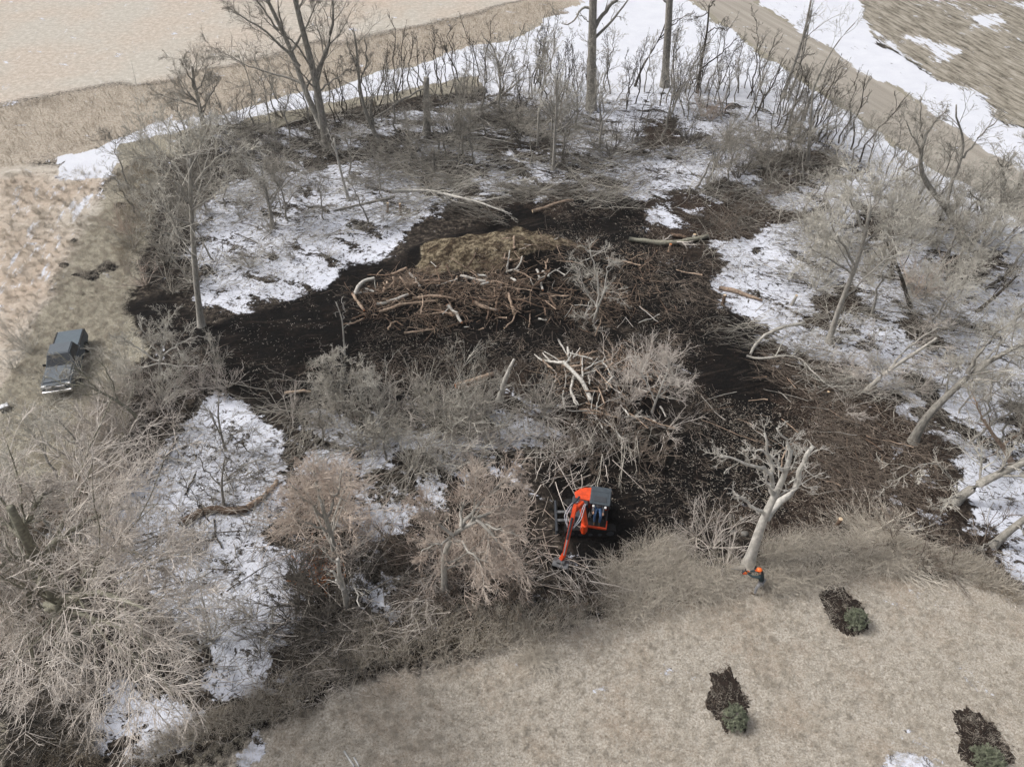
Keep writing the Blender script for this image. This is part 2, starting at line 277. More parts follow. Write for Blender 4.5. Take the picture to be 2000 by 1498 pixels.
SN = [
 ([(380, 420), (450, 370), (520, 330), (600, 330), (740, 300), (830, 320), (830, 400), (790, 440), (740, 520), (640, 560), (560, 590), (470, 610), (390, 600), (370, 540)], .70),
 ([(330, 850), (400, 800), (470, 795), (530, 850), (545, 1000), (535, 1100), (545, 1200), (520, 1330), (440, 1360), (380, 1320), (340, 1230), (300, 1180), (235, 1120), (230, 980), (300, 900)], .84),
 ([(230, 1290), (330, 1285), (400, 1330), (360, 1400), (280, 1450), (265, 1490), (250, 1440), (190, 1440)], .84),
 ([(650, 970), (760, 900), (870, 900), (870, 1000), (800, 1060), (690, 1060)], .58), ([(690, 850), (780, 790), (860, 785), (845, 860), (750, 900)], .60),
 ([(560, 850), (620, 820), (620, 880), (570, 900)], .55), ([(880, 890), (960, 860), (950, 900), (900, 930)], .50),
 ([(1595, 690), (1700, 655), (1780, 720), (1745, 770), (1800, 850), (1900, 850), (2100, 830), (2100, 1200), (1960, 1130), (1845, 1030), (1880, 980), (1900, 900), (1780, 850), (1740, 780), (1640, 730)], .80),
 ([(1390, 470), (1500, 420), (1640, 380), (1750, 440), (1900, 460), (2100, 440), (2100, 850), (1850, 850), (1780, 740), (1700, 660), (1540, 690), (1430, 620), (1395, 540)], .70),
 ([(1250, 450), (1290, 370), (1420, 370), (1360, 455)], .62),
 ([(960, 180), (1340, 150), (1500, 200), (1650, 290), (1850, 420), (1700, 400), (1500, 330), (1400, 370), (1260, 400), (1180, 330), (1060, 240), (960, 215)], .68),
 ([(640, 250), (760, 225), (960, 190), (1000, 230), (860, 260), (650, 290)], .55), ([(640, 1060), (740, 1060), (740, 1180), (690, 1310), (640, 1300)], .46),
 ([(1720, 975), (1830, 970), (1850, 1010), (1740, 1025)], .62), ([(1750, 855), (1785, 858), (1788, 890), (1755, 888)], .7), ([(1790, 905), (1820, 905), (1820, 930), (1795, 930)], .65),
 ([(1690, 940), (1730, 935), (1725, 955), (1700, 955)], .62), ([(470, 1472), (505, 1440), (550, 1408), (555, 1418), (520, 1460), (500, 1475)], .78), ([(575, 1495), (598, 1470), (600, 1478), (592, 1500)], .7),
 ([(1770, 1560), (1790, 1490), (1850, 1478), (1900, 1500), (1950, 1450), (1985, 1480), (2010, 1560)], .75), ([(-20, 800), (15, 780), (22, 805), (0, 830)], .75), ([(540, 1230), (620, 1240), (620, 1300), (560, 1330)], .40),
 ([(940, 330), (1010, 330), (1010, 350), (940, 352)], .55), ([(90, 345), (180, 330), (200, 345), (130, 365)], .6)]
for p, v in SN: zone('snow', p, v, .7)
zone('soil', [(250, 600), (320, 585), (390, 640), (520, 600), (640, 550), (690, 510), (780, 500), (900, 455), (1020, 420), (1160, 440), (1210, 520), (1120, 640), (1050, 720), (1000, 705), (800, 705), (660, 780), (540, 805), (450, 780), (380, 700), (270, 660)], 1, 1.5)
zone('soil', [(1090, 380), (1230, 365), (1290, 480), (1420, 600), (1490, 700), (1490, 800), (1560, 860), (1560, 1000), (1400, 1045), (1290, 1080), (1180, 1130), (1120, 1120), (1080, 1040), (1080, 960), (1170, 900), (1370, 870), (1350, 760), (1280, 670), (1180, 620), (1150, 500)], .80, 1.6)
for cx, cy, rx, ry in ((125, 510, 11, 6), (226, 397, 13, 6), (250, 372, 7, 3), (80, 580, 9, 5), (205, 508, 26, 9), (180, 530, 30, 7), (148, 458, 8, 4), (175, 567, 9, 4)):
    zone('soil', [(cx + rx * 1.2 * math.cos(a), cy + ry * 1.3 * math.sin(a)) for a in np.linspace(0, 6.28, 9)[:-1]], .92, .25)
zone('brown', [(1290, 640), (1400, 600), (1560, 650), (1640, 730), (1780, 800), (1900, 900), (1880, 1000), (1700, 1060), (1500, 1080), (1400, 900), (1340, 760)], .9, 1.5)
zone('brown', [(1000, 400), (1200, 360), (1450, 440), (1420, 560), (1200, 560), (1000, 640), (800, 640), (800, 720), (1000, 700), (1300, 720), (1300, 900), (1000, 900), (640, 780), (680, 540)], .6, 2)
zone('brown', [(1340, 400), (1480, 380), (1560, 420), (1500, 460), (1380, 470)], .8, .8); zone('brown', [(1480, 560), (1640, 560), (1660, 660), (1560, 680), (1440, 620)], .8, 1)
zone('brown', [(600, 1060), (650, 1060), (640, 1140), (600, 1130)], .9, .5); zone('brown', [(560, 1390), (800, 1270), (1100, 1180), (1150, 1230), (900, 1300), (700, 1360)], .55, 1)
zone('fsnow', [(1640, 60), (1700, 40), (1800, 120), (2000, 230), (2080, 290), (2080, 330), (1900, 250), (1750, 160)], .50, 1.5)
zone('fsnow', [(1690, -60), (1800, -60), (1990, 60), (2080, 130), (1900, 60)], .36, 2)
zone('fsnow', [(-200, 60), (600, -60), (1000, -60), (600, 80), (100, 180), (-200, 220)], .16, 4)
for p, v in [([(540, 600), (640, 565), (690, 520), (640, 480), (560, 500)], .50), ([(1400, 640), (1500, 690), (1600, 700), (1560, 620)], .50), ([(830, 250), (1050, 230), (1200, 300), (1240, 380), (1000, 420), (760, 400), (700, 310)], .36),
             ([(560, 800), (860, 780), (1100, 800), (1100, 900), (900, 960), (560, 940)], .56), ([(200, 960), (330, 900), (240, 1280), (180, 1180)], .40), ([(530, 880), (640, 880), (640, 1300), (520, 1330)], .40), ([(420, 260), (660, 230), (640, 330), (420, 360)], .36),
             ([(1380, 330), (1640, 320), (1700, 400), (1420, 420)], .50)]: zone('snow', p, v, 1.5)
zone('soil', [(1020, 640), (1200, 640), (1330, 720), (1400, 860), (1500, 1000), (1300, 1080), (1100, 1100), (1080, 930), (1180, 880), (1340, 860), (1330, 760), (1200, 680), (1020, 700)], .9, 1.6)
zone('soil', [(1240, 470), (1420, 500), (1440, 640), (1560, 760), (1600, 900), (1560, 1010), (1420, 980), (1300, 620)], .62, 2.5)
zone('soil', [(1000, 690), (1200, 690), (1340, 760), (1330, 860), (1180, 900), (1060, 860), (960, 790)], .55, 2)
zone('soil', [(640, 700), (1000, 700), (1000, 780), (800, 800), (600, 800)], .62, 1.5)
for p in ([(1330, 395), (1480, 375), (1500, 400), (1440, 470), (1350, 470)], [(1240, 250), (1330, 240), (1340, 280), (1250, 300)], [(1560, 560), (1660, 560), (1660, 650), (1580, 640)], [(1700, 440), (1800, 430), (1820, 470), (1720, 480)], [(1840, 500), (1960, 490), (1960, 560), (1860, 560)], [(1760, 620), (1880, 620), (1860, 690), (1760, 680)],
          [(1940, 770), (2050, 760), (2050, 850), (1950, 850)], [(1870, 1020), (1960, 1030), (1960, 1080), (1880, 1060)], [(1480, 300), (1620, 290), (1640, 350), (1500, 370)]): zone('brown', p, .95, .8); Z['snow'].append((W(p), -1.0, .8))
zone('fsnow', [(930, 140), (1070, 110), (1130, 195), (950, 190)], .9, .8)
zone('pale', [(260, 1490), (340, 1430), (560, 1330), (650, 1290), (900, 1250), (1080, 1210), (1080, 1260), (900, 1300), (700, 1350), (480, 1440), (330, 1498)], .62, 1.5)
zone('mound', [(800, 520), (850, 480), (930, 462), (1040, 455), (1110, 465), (1140, 485), (1050, 500), (960, 520), (870, 535)], 1, .5)

def make_ground():
    xs = np.arange(-78, 78.01, .36); ys = np.arange(4, 150.01, .36)
    X, Y = np.meshgrid(xs, ys); x = X.ravel(); y = Y.ravel()
    # warp slightly so that no edge is straight
    wx = x + 2.6 * (vnoise(x / 5, y / 5, 25) - .5) + 1.1 * (vnoise(x / 2, y / 2, 21) - .5) + .5 * (vnoise(x / .7, y / .7, 22) - .5); wy = y + 2.6 * (vnoise(x / 5, y / 5, 26) - .5) + 1.1 * (vnoise(x / 2, y / 2, 23) - .5) + .5 * (vnoise(x / .7, y / .7, 24) - .5)
    A = {}
    for k, L in Z.items():
        a = np.zeros_like(x)
        for poly, val, soft in L:
            if k == 'gravel': d = sdist(x + .3 * (vnoise(x / 2, y / 2, 21) - .5), y, poly)
            else: d = sdist(wx, wy, poly)
            a = np.maximum(a, np.clip(d / (2 * soft) + .5, 0, 1) * val) if val > 0 else a * (1 - .75 * np.clip(d / (2 * soft) + .5, 0, 1))
        A[k] = a
    z = hgt(x, y)
    z -= .05 * np.clip(A['gravel'], 0, 1) * 0 - .03 * A['soil'] * (vnoise(x / .5, y / .5, 31) - .5) * 8 * .8
    z += A['stubble'] * .10 * (vnoise(x / .5, y / .5, 32) - .5)
    edge = np.minimum.reduce([x + 78, 78 - x, y - 4, 150 - y]); z *= np.clip(edge / 3, 0, 1)
    nx, ny = len(xs), len(ys); idx = np.arange(nx * ny).reshape(ny, nx)
    quads = np.stack([idx[:-1, :-1], idx[:-1, 1:], idx[1:, 1:], idx[1:, :-1]], -1).reshape(-1, 4)
    names = [('forest_floor', None), ('clearing', 'soil'), ('lawn', 'lawn'), ('grass_verge', 'pale'), ('dry_field', 'tan'), ('stubble_field', 'stubble'), ('row_field', 'rows'), ('gravel_road', 'gravel'), ('snowy_track', 'fsnow')]
    sc = np.stack([np.full_like(x, .5)] + [A[k] * (1.35 if k == 'gravel' else 1.2 if k == 'soil' else 1.0) - (.05 if k == 'fsnow' else 0) for _, k in names[1:]], 0)
    cls = sc[:, quads].mean(-1).argmax(0)
    lab = {'forest_floor': 'snowy leaf littered floor of the wood'}
    C = np.stack([x, y, z], -1)
    for i, (nm, _) in enumerate(names):
        q = quads[cls == i]
        if not len(q): continue
        u, invq = np.unique(q, return_inverse=True)
        me = quad_mesh(nm, C[u], invq.reshape(-1, 4))
        for k in Z:
            at = me.attributes.new(k, 'FLOAT', 'POINT'); at.data.foreach_set('value', A[k][u].astype(np.float32))
        o = bpy.data.objects.new(nm, me); COL.objects.link(o); me.materials.append(M['ground']); o['kind'] = 'structure'
        me.polygons.foreach_set('use_smooth', [True] * len(me.polygons))
    # far ground: a frame of big sheets out to the horizon
    B = 2500
    vs = [(-B, -B), (B, -B), (B, B), (-B, B), (-78, 4), (xs[-1], 4), (xs[-1], ys[-1]), (-78, ys[-1])]
    mx = []
    def far(nm, f, at):
        me = bpy.data.meshes.new(nm); me.from_pydata([(a, b, 0) for a, b in [vs[i] for i in f]], [], [tuple(range(len(f)))])
        t = me.attributes.new(at, 'FLOAT', 'POINT'); t.data.foreach_set('value', [1.0] * len(f))
        me.materials.append(M['ground']); o = bpy.data.objects.new(nm, me); COL.objects.link(o); o['kind'] = 'structure'
    far('near_grassland', (0, 1, 5, 4), 'lawn'); far('distant_field', (1, 2, 6, 5), 'rows'); far('distant_plain', (2, 3, 7, 6), 'tan'); far('distant_meadow', (3, 0, 4, 7), 'pale')

def quad_mesh(name, verts, quads):
    me = bpy.data.meshes.new(name); nq = len(quads)
    me.vertices.add(len(verts)); me.vertices.foreach_set('co', np.asarray(verts, np.float32).ravel())
    me.loops.add(nq * 4); me.loops.foreach_set('vertex_index', np.asarray(quads, np.int32).ravel())
    me.polygons.add(nq); me.polygons.foreach_set('loop_start', np.arange(0, nq * 4, 4, dtype=np.int32))
    try: me.polygons.foreach_set('loop_total', np.full(nq, 4, np.int32))
    except Exception: pass
    me.update(calc_edges=True); return me
make_ground()

# ------------------------------------------------------------------ objects and tagging
def tag(o, label=None, cat=None, group=None, kind=None):
    for k, v in (('label', label), ('category', cat), ('group', group), ('kind', kind)):
        if v: o[k] = v
    return o
def empty(name, loc=(0, 0, 0), rz=0.0, rot=None):
    o = bpy.data.objects.new(name, None); COL.objects.link(o); o.location = loc; o.rotation_euler = rot or (0, 0, rz); o.empty_display_size = .3; return o
def link(name, me, m=None, parent=None, smooth=False):
    o = bpy.data.objects.new(name, me); COL.objects.link(o)
    if m is not None and not me.materials: me.materials.append(m)
    if parent: o.parent = parent
    if smooth and len(me.polygons): me.polygons.foreach_set('use_smooth', [True] * len(me.polygons))
    return o
def copy_tree(o, parent=None):
    c = o.copy(); COL.objects.link(c); c.parent = parent
    for ch in o.children: copy_tree(ch, c)
    return c

# ------------------------------------------------------------------ tubes and growth
def tubes(batches):
    """batches: list of (P (m,n,3), Rr (m,n), sides). Returns one mesh's verts and quads."""
    VV, QQ, off = [], [], 0
    for P, Rr, k in batches:
        m, n, _ = P.shape
        if m == 0: continue
        T = np.gradient(P, axis=1); T /= np.linalg.norm(T, axis=2, keepdims=True) + 1e-9
        ref = np.where(np.abs(T[..., 2:3]) > .9, np.array([1., 0, 0]), np.array([0, 0, 1.]))
        A = np.cross(T, ref); A /= np.linalg.norm(A, axis=2, keepdims=True) + 1e-9; Bv = np.cross(T, A)
        ang = np.arange(k) * 2 * math.pi / k
        ring = P[:, :, None, :] + Rr[:, :, None, None] * (np.cos(ang)[None, None, :, None] * A[:, :, None, :] + np.sin(ang)[None, None, :, None] * Bv[:, :, None, :])
        VV.append(ring.reshape(-1, 3))
        idx = off + np.arange(m * n * k).reshape(m, n, k)
        a = idx[:, :-1]; b = idx[:, 1:]
        q = np.stack([a, np.roll(a, -1, 2), np.roll(b, -1, 2), b], -1).reshape(-1, 4); QQ.append(q); off += m * n * k
        if k >= 5:       # close both ends with a fan of quads (pairs)
            for e in (0, n - 1):
                r = idx[:, e]
                for j in range(1, k - 1, 2):
                    QQ.append(np.stack([r[:, 0], r[:, j], r[:, (j + 1)], r[:, min(j + 2, k - 1)] if j + 2 < k else r[:, (j + 1)]], -1) if j + 2 < k else np.zeros((0, 4), int))
    return np.concatenate(VV), np.concatenate(QQ)
def tube_mesh(name, batches):
    v, q = tubes(batches); return quad_mesh(name, v, q)

def children(rng, P, Rr, count, lmul, ang, npts, wig, up, t0=.25, t1=1.0, rmul=.55, rmin=.004, lvar=.4, tip=.25, taper=True, flat=0.0):
    m, n, _ = P.shape
    L = np.linalg.norm(np.diff(P, axis=1), axis=2).sum(1)
    idx = np.repeat(np.arange(m), count); K = len(idx)
    t = t0 + (t1 - t0) * rng.random(K) ** .85
    f = t * (n - 1); i0 = np.minimum(f.astype(int), n - 2); fr = (f - i0)[:, None]
    base = P[idx, i0] * (1 - fr) + P[idx, i0 + 1] * fr; r0 = Rr[idx, i0] * (1 - fr[:, 0]) + Rr[idx, i0 + 1] * fr[:, 0]
    T = P[idx, i0 + 1] - P[idx, i0]; T /= np.linalg.norm(T, axis=1, keepdims=True) + 1e-9
    rd = rng.normal(size=(K, 3)); rd -= (rd * T).sum(1, keepdims=True) * T; rd /= np.linalg.norm(rd, axis=1, keepdims=True) + 1e-9
    a = ang * (.6 + .8 * rng.random(K))[:, None]
    D = np.cos(a) * T + np.sin(a) * rd; D[:, 2] *= (1 - flat)
    ln = L[idx] * lmul * (1 - lvar + 2 * lvar * rng.random(K)) * (1 - .45 * t)
    step = ln / (npts - 1)
    pts = [base]; d = D
    for j in range(npts - 1):
        d = d + wig * rng.normal(size=(K, 3)) + np.array([0, 0, up]); d /= np.linalg.norm(d, axis=1, keepdims=True) + 1e-9
        pts.append(pts[-1] + d * step[:, None])
    Pn = np.stack(pts, 1)
    rb = np.maximum(r0 * rmul, rmin)
    s = np.linspace(1, tip, npts)
    return Pn, np.maximum(rb[:, None] * s[None, :], rmin * .45)
def pathline(pts, n):
    P = np.array(pts, float); s = np.r_[0, np.cumsum(np.linalg.norm(np.diff(P, axis=0), axis=1))]; u = np.linspace(0, s[-1], n)
    # smooth (Catmull-like) by interpolating then blurring
    Q = np.stack([np.interp(u, s, P[:, k]) for k in range(3)], 1)
    for _ in range(2):
        Q[1:-1] = (Q[:-2] + 2 * Q[1:-1] + Q[2:]) / 4
    return Q
def stem(pts, r0, r1, n=10, jit=0.0, rng=None, power=1.0):
    Q = pathline(pts, n)
    if jit and rng is not None: Q[1:] += rng.normal(size=(n - 1, 3)) * jit
    rr = r1 + (r0 - r1) * (1 - np.linspace(0, 1, n)) ** power
    return Q[None], rr[None]
def cat_levels(*L):
    """pad to same n is not needed: returned as list of batches"""
    return list(L)

def clipz(B, z0=.03):
    for P, Rr, k in B: P[..., 2] = np.maximum(P[..., 2], z0)
    return B

def generic_tree(seed, h=8, r=.16, spread=.75, dens=1.0, lean=.1, up=.06, tw=.015, l1=10, l2=7, l3=6, l4=3, first=.3, ang=.8, wig=.16):
    rng = np.random.default_rng(seed)
    a = rng.random() * 6.28
    top = np.array([math.cos(a) * lean * h, math.sin(a) * lean * h, h * .82])
    mid = top * .5 + rng.normal(size=3) * .04 * h * np.array([1, 1, 0])
    P0, R0 = stem([(0, 0, -.15), mid * [1, 1, 1], top], r, r * .22, 9, .015 * h, rng)
    c = lambda k: max(1, int(round(k * dens)))
    P1, R1 = children(rng, P0, R0, l1, spread * .62, ang, 8, wig, up, first, 1, .62, .02)
    P2, R2 = children(rng, P1, R1, c(l2), .55, .75, 6, wig * 1.15, up * .8, .2, 1, .55, .014)
    P3, R3 = children(rng, P2, R2, c(l3), .55, .7, 4, wig * 1.2, up * .6, .15, 1, .6, tw)
    P4, R4 = children(rng, P3, R3, c(l4), .6, .6, 3, .2, up * .5, .15, 1, .7, tw * .8)
    tr = tube_mesh('trunk', clipz([(P0, R0, 8), (P1, R1, 5)], -.2))
    cr = tube_mesh('crown', clipz([(P2, R2, 3), (P3, R3, 3), (P4, R4, 3)]))
    return tr, cr
def generic_shrub(seed, h=2.4, w=1.3, stems=13, sub=6, tw=3, r=.030, rt=.0135, arch=-.02, wig=.11, spread=.6):
    rng = np.random.default_rng(seed); n = 6
    P = []
    a = rng.random(stems) * 6.28; til = spread * (.25 + .9 * rng.random(stems))
    base = np.stack([np.cos(a) * .15 * w * rng.random(stems), np.sin(a) * .15 * w * rng.random(stems), np.full(stems, -.05)], 1)
    d = np.stack([np.cos(a) * np.sin(til), np.sin(a) * np.sin(til), np.cos(til)], 1)
    L = h * (.35 + .95 * rng.random(stems) ** 1.4); pts = [base]
    for j in range(n - 1):
        d = d + wig * rng.normal(size=d.shape) + [0, 0, arch]; d /= np.linalg.norm(d, axis=1, keepdims=True); pts.append(pts[-1] + d * (L / (n - 1))[:, None])
    P0 = np.stack(pts, 1); R0 = np.maximum(r * np.linspace(1, .35, n)[None] * (.6 + .8 * rng.random(stems))[:, None], rt)
    P1, R1 = children(rng, P0, R0, sub, .55, .6, 5, wig, .03, .15, 1, .7, rt * 1.25)
    P2, R2 = children(rng, P1, R1, tw, .6, .55, 3, .15, .02, .1, 1, .75, rt * .85)
    st = tube_mesh('stems', clipz([(P0, R0, 4)], -.1)); cr = tube_mesh('twigs', clipz([(P1, R1, 3), (P2, R2, 3)]))
    return st, cr
def proto_set(maker, n, m1, m2, names, seed0, **kw):
    out = []
    for i in range(n):
        a, b = maker(seed0 + i, **kw); a.materials.append(M[m1]); b.materials.append(M[m2]); a.name = names[0]; b.name = names[1]; out.append((a, b))
    return out
TR, SH = ('trunk', 'crown'), ('stems', 'twigs')
K = {}
K['sapling'] = proto_set(generic_tree, 6, 'bark_dark', 'twig_dark', TR, 100, h=6, r=.065, spread=.42, dens=.6, lean=.14, up=.12, tw=.015, l1=9, l2=5, l3=4, l4=2, first=.25, ang=.55, wig=.13)
K['sapling_grey'] = proto_set(generic_tree, 5, 'bark', 'twig_grey', TR, 130, h=6.5, r=.075, spread=.5, dens=.75, lean=.14, up=.10, tw=.015, l1=10, l2=6, l3=5, l4=2, first=.25, ang=.65, wig=.15)
K['tree_pale'] = proto_set(generic_tree, 5, 'bark_pale', 'twig_pale', TR, 160, h=8, r=.13, spread=.85, dens=1, lean=.12, up=.03, tw=.015, l1=13, l2=8, l3=5, l4=3, first=.3, ang=.95, wig=.17)
K['tree_grey'] = proto_set(generic_tree, 5, 'bark', 'twig_grey', TR, 190, h=8, r=.14, spread=.8, dens=1, lean=.15, up=.05, tw=.015, l1=12, l2=8, l3=5, l4=2, first=.3, ang=.85, wig=.18)
K['shrub_grey'] = proto_set(generic_shrub, 6, 'twig_grey', 'twig_grey', SH, 220, h=2.6, w=1.5, stems=13, sub=6, tw=3, spread=.75)
K['shrub_pale'] = proto_set(generic_shrub, 5, 'twig_pale', 'twig_pale', SH, 250, h=2.6, w=1.5, stems=13, sub=6, tw=3, spread=.8)
K['shrub_dark'] = proto_set(generic_shrub, 6, 'twig_dark', 'twig_dark', SH, 280, h=2.3, w=1.6, stems=13, sub=6, tw=3, spread=.9)
K['shrub_pink'] = proto_set(generic_shrub, 5, 'twig_pink', 'twig_pink', SH, 310, h=2.6, w=1.4, stems=13, sub=6, tw=3, spread=.8)
K['shrub_brown'] = proto_set(generic_shrub, 5, 'twig_brown', 'twig_brown', SH, 340, h=1.9, w=1.5, stems=13, sub=6, tw=3, spread=1.05, wig=.2)
K['shrub_tan'] = proto_set(generic_shrub, 5, 'twig_tan', 'twig_tan', SH, 370, h=2.2, w=1.5, stems=13, sub=6, tw=3, spread=.9)

RP = np.random.default_rng(11)
WXY = lambda poly: W(poly)
def sample(poly, n, mind=0.0):
    P = np.array(W(poly)); lo = P.min(0); hi = P.max(0); out = []; tries = 0
    while len(out) < n and tries < 60:
        q = lo + (hi - lo) * RP.random((n * 4, 2)); q = q[sdist(q[:, 0], q[:, 1], P) > 0]
        for a in q:
            if (a[0] - 2.9) ** 2 + (a[1] - 18.7) ** 2 < 1.7 or (a[0] - 4.0) ** 2 + (a[1] - 20.6) ** 2 < 4.5: continue
            if mind and any((a[0] - b[0]) ** 2 + (a[1] - b[1]) ** 2 < mind * mind for b in out): continue
            out.append(a)
            if len(out) >= n: break
        tries += 1
    return np.array(out)
COUNT = {}
def put(kind, x, y, s, name, label, cat, group=None, tilt=.08, rz=None, sz=None):
    a, b = K[kind][int(RP.integers(len(K[kind])))]
    root = empty(name, (x, y, gz(x, y))); tilt = tilt * 2.2 if kind.startswith('shrub') else tilt; root.rotation_euler = (RP.normal() * tilt, RP.normal() * tilt, RP.random() * 6.28 if rz is None else rz)
    root.scale = (s, s, (sz or s)) if not kind.startswith('shrub') else (s * (.75 + .5 * RP.random()), s * (.75 + .5 * RP.random()), s * (.65 + .55 * RP.random()))
    oa = bpy.data.objects.new(a.name.split('.')[0], a); ob = bpy.data.objects.new(b.name.split('.')[0], b)
    for o in (oa, ob): COL.objects.link(o); o.parent = root
    tag(root, label, cat, group); COUNT[group] = COUNT.get(group, 0) + 1
    return root
def fill(kind, poly, n, s0, s1, name, label, cat, group, mind=.8, tilt=.1):
    if kind.startswith('shrub'): n = max(3, int(round(n * .47)))
    if kind.startswith('sapling'): s0 *= 1.4; s1 *= 1.4
    for x, y in sample(poly, n, mind): put(kind, x, y, s0 + (s1 - s0) * RP.random(), name, label, cat, group, tilt)
def at(kind, px, py, s, name, label, cat, group=None, tilt=.08):
    p = G(px, py); return put(kind, p[0], p[1], s, name, label, cat, group, tilt)

# ------------------------------------------------------------------ scattered stuff through geometry nodes
def scatter_group():
    ng = bpy.data.node_groups.new('scatter', 'GeometryNodeTree')
    ng.interface.new_socket('Geometry', in_out='INPUT', socket_type='NodeSocketGeometry')
    ng.interface.new_socket('Pieces', in_out='INPUT', socket_type='NodeSocketCollection')
    ng.interface.new_socket('Geometry', in_out='OUTPUT', socket_type='NodeSocketGeometry')
    i = ng.nodes.new('NodeGroupInput'); o = ng.nodes.new('NodeGroupOutput'); ip = ng.nodes.new('GeometryNodeInstanceOnPoints')
    ci = ng.nodes.new('GeometryNodeCollectionInfo'); ci.inputs['Separate Children'].default_value = True; ci.inputs['Reset Children'].default_value = True
    L = ng.links; L.new(i.outputs[1], ci.inputs[0]); L.new(i.outputs[0], ip.inputs['Points']); L.new(ci.outputs[0], ip.inputs['Instance'])
    ip.inputs['Pick Instance'].default_value = True
    for nm, ty, s in (('rot', 'FLOAT_VECTOR', 'Rotation'), ('scl', 'FLOAT_VECTOR', 'Scale'), ('pick', 'INT', 'Instance Index')):
        a = ng.nodes.new('GeometryNodeInputNamedAttribute'); a.data_type = ty; a.inputs[0].default_value = nm; L.new(a.outputs[0], ip.inputs[s])
    L.new(ip.outputs[0], o.inputs[0]); return ng
SG = scatter_group()
def scatter(name, meshes, pts, label, cat, s0=.8, s1=1.2, tilt=.15, m=None, rz=None, zs=1.0):
    kit = bpy.data.collections.new(name + '_pieces')
    for me in meshes: kit.objects.link(bpy.data.objects.new(name + '_piece', me))
    n = len(pts); z = hgt(pts[:, 0], pts[:, 1])
    me = bpy.data.meshes.new(name); me.vertices.add(n); me.vertices.foreach_set('co', np.stack([pts[:, 0], pts[:, 1], z], 1).astype(np.float32).ravel())
    rot = np.stack([RP.normal(size=n) * tilt, RP.normal(size=n) * tilt, (RP.random(n) * 6.283 if rz is None else rz + RP.normal(size=n) * .35)], 1)
    s = (s0 + (s1 - s0) * RP.random(n)); scl = np.stack([s, s, s * zs], 1)
    for nm, ty, arr, key in (('rot', 'FLOAT_VECTOR', rot, 'vector'), ('scl', 'FLOAT_VECTOR', scl, 'vector'), ('pick', 'INT', RP.integers(0, len(meshes), n), 'value')):
        a = me.attributes.new(nm, ty, 'POINT'); a.data.foreach_set(key, np.asarray(arr, np.int32 if ty == 'INT' else np.float32).ravel())
    if m: me.materials.append(m)
    o = bpy.data.objects.new(name, me); COL.objects.link(o)
    md = o.modifiers.new('scatter', 'NODES'); md.node_group = SG
    for it in SG.interface.items_tree:
        if it.name == 'Pieces': md[it.identifier] = kit
    tag(o, label, cat, None, 'stuff'); return o

def blades(seed, n, h, spread, r, lean, m, bend=.25, name='tuft', segs=4):
    rng = np.random.default_rng(seed); b = np.zeros((n, 3)); b[:, :2] = rng.normal(size=(n, 2)) * spread
    d = np.zeros((n, 3)); d[:, :2] = rng.normal(size=(n, 2)) * .28 + np.array(lean); d[:, 2] = 1; d /= np.linalg.norm(d, axis=1, keepdims=True)
    L = h * (.5 + .7 * rng.random(n)); pts = [b]
    bd = rng.normal(size=(n, 3)) * bend; bd[:, 2] = -abs(bd[:, 2]) * .6
    bd[:, :2] += np.array(lean) * .5
    for j in range(segs - 1):
        d = d + bd * (.3 + .5 * j); d /= np.linalg.norm(d, axis=1, keepdims=True); pts.append(pts[-1] + d * (L / (segs - 1))[:, None])
    P = np.stack(pts, 1); Rr = r * np.linspace(1, .5, segs)[None] * np.ones((n, 1))
    me = tube_mesh(name, clipz([(P, Rr, 3)], .01)); me.materials.append(m); return me
def sticks(seed, n, L0, L1, r0, r1, area, m, name='sticks', zr=.12, wig=.18):
    rng = np.random.default_rng(seed); a = rng.random(n) * 6.28; el = rng.normal(size=n) * .18
    d = np.stack([np.cos(a) * np.cos(el), np.sin(a) * np.cos(el), np.sin(el)], 1); L = L0 + (L1 - L0) * rng.random(n) ** 2
    b = np.stack([rng.normal(size=n) * area, rng.normal(size=n) * area, .03 + zr * rng.random(n)], 1); pts = [b]
    for j in range(3):
        d = d + rng.normal(size=(n, 3)) * wig; d /= np.linalg.norm(d, axis=1, keepdims=True); pts.append(pts[-1] + d * (L / 3)[:, None])
    rr = (r0 + (r1 - r0) * rng.random(n) ** 2)[:, None] * np.linspace(1, .6, 4)[None]
    me = tube_mesh(name, clipz([(np.stack(pts, 1), rr, 3)], .01)); me.materials.append(m); return me

GT = [blades(s, 20, 1.15, .22, .010, (.05, .05), M['grass_tan']) for s in range(4)]
GTL = [blades(40 + s, 34, 1.45, .30, .0075, (.26, .16), M['grass_tan'], .32, segs=5) for s in range(5)] + [blades(47, 16, .8, .3, .008, (-.1, .1), M['twig_brown'], .6)]
GO = [blades(20 + s, 30, .8, .22, .008, (0, 0), M['grass_olive'], .4) for s in range(4)]
GS = [blades(60 + s, 22, .30, .16, .008, (0, 0), M['grass_tan'], .5, segs=3) for s in range(4)]
CO = [blades(80 + s, 4, .40, .22, .013, (0, 0), M['corn'], .3, segs=3) for s in range(4)]
ST_T = [sticks(s, 12, .2, 1.1, .008, .02, .5, M['twig_tan']) for s in range(4)]
ST_B = [sticks(10 + s, 16, .3, 1.6, .008, .022, .6, M['twig_brown'], zr=.3) for s in range(4)]
ST_D = [sticks(20 + s, 14, .3, 1.4, .008, .020, .6, M['twig_dark'], zr=.2) for s in range(4)]
ST_P = [sticks(30 + s, 14, .4, 2.4, .010, .030, .7, M['twig_pink'], zr=.6) for s in range(4)]
ST_G = [sticks(50 + s, 16, .5, 3.0, .008, .022, .8, M['twig_grey'], zr=.8, wig=.12) for s in range(4)]
CH = [sticks(70 + s, 5, .05, .16, .010, .018, .35, M['grass_tan'], zr=.02, wig=.05) for s in range(3)]
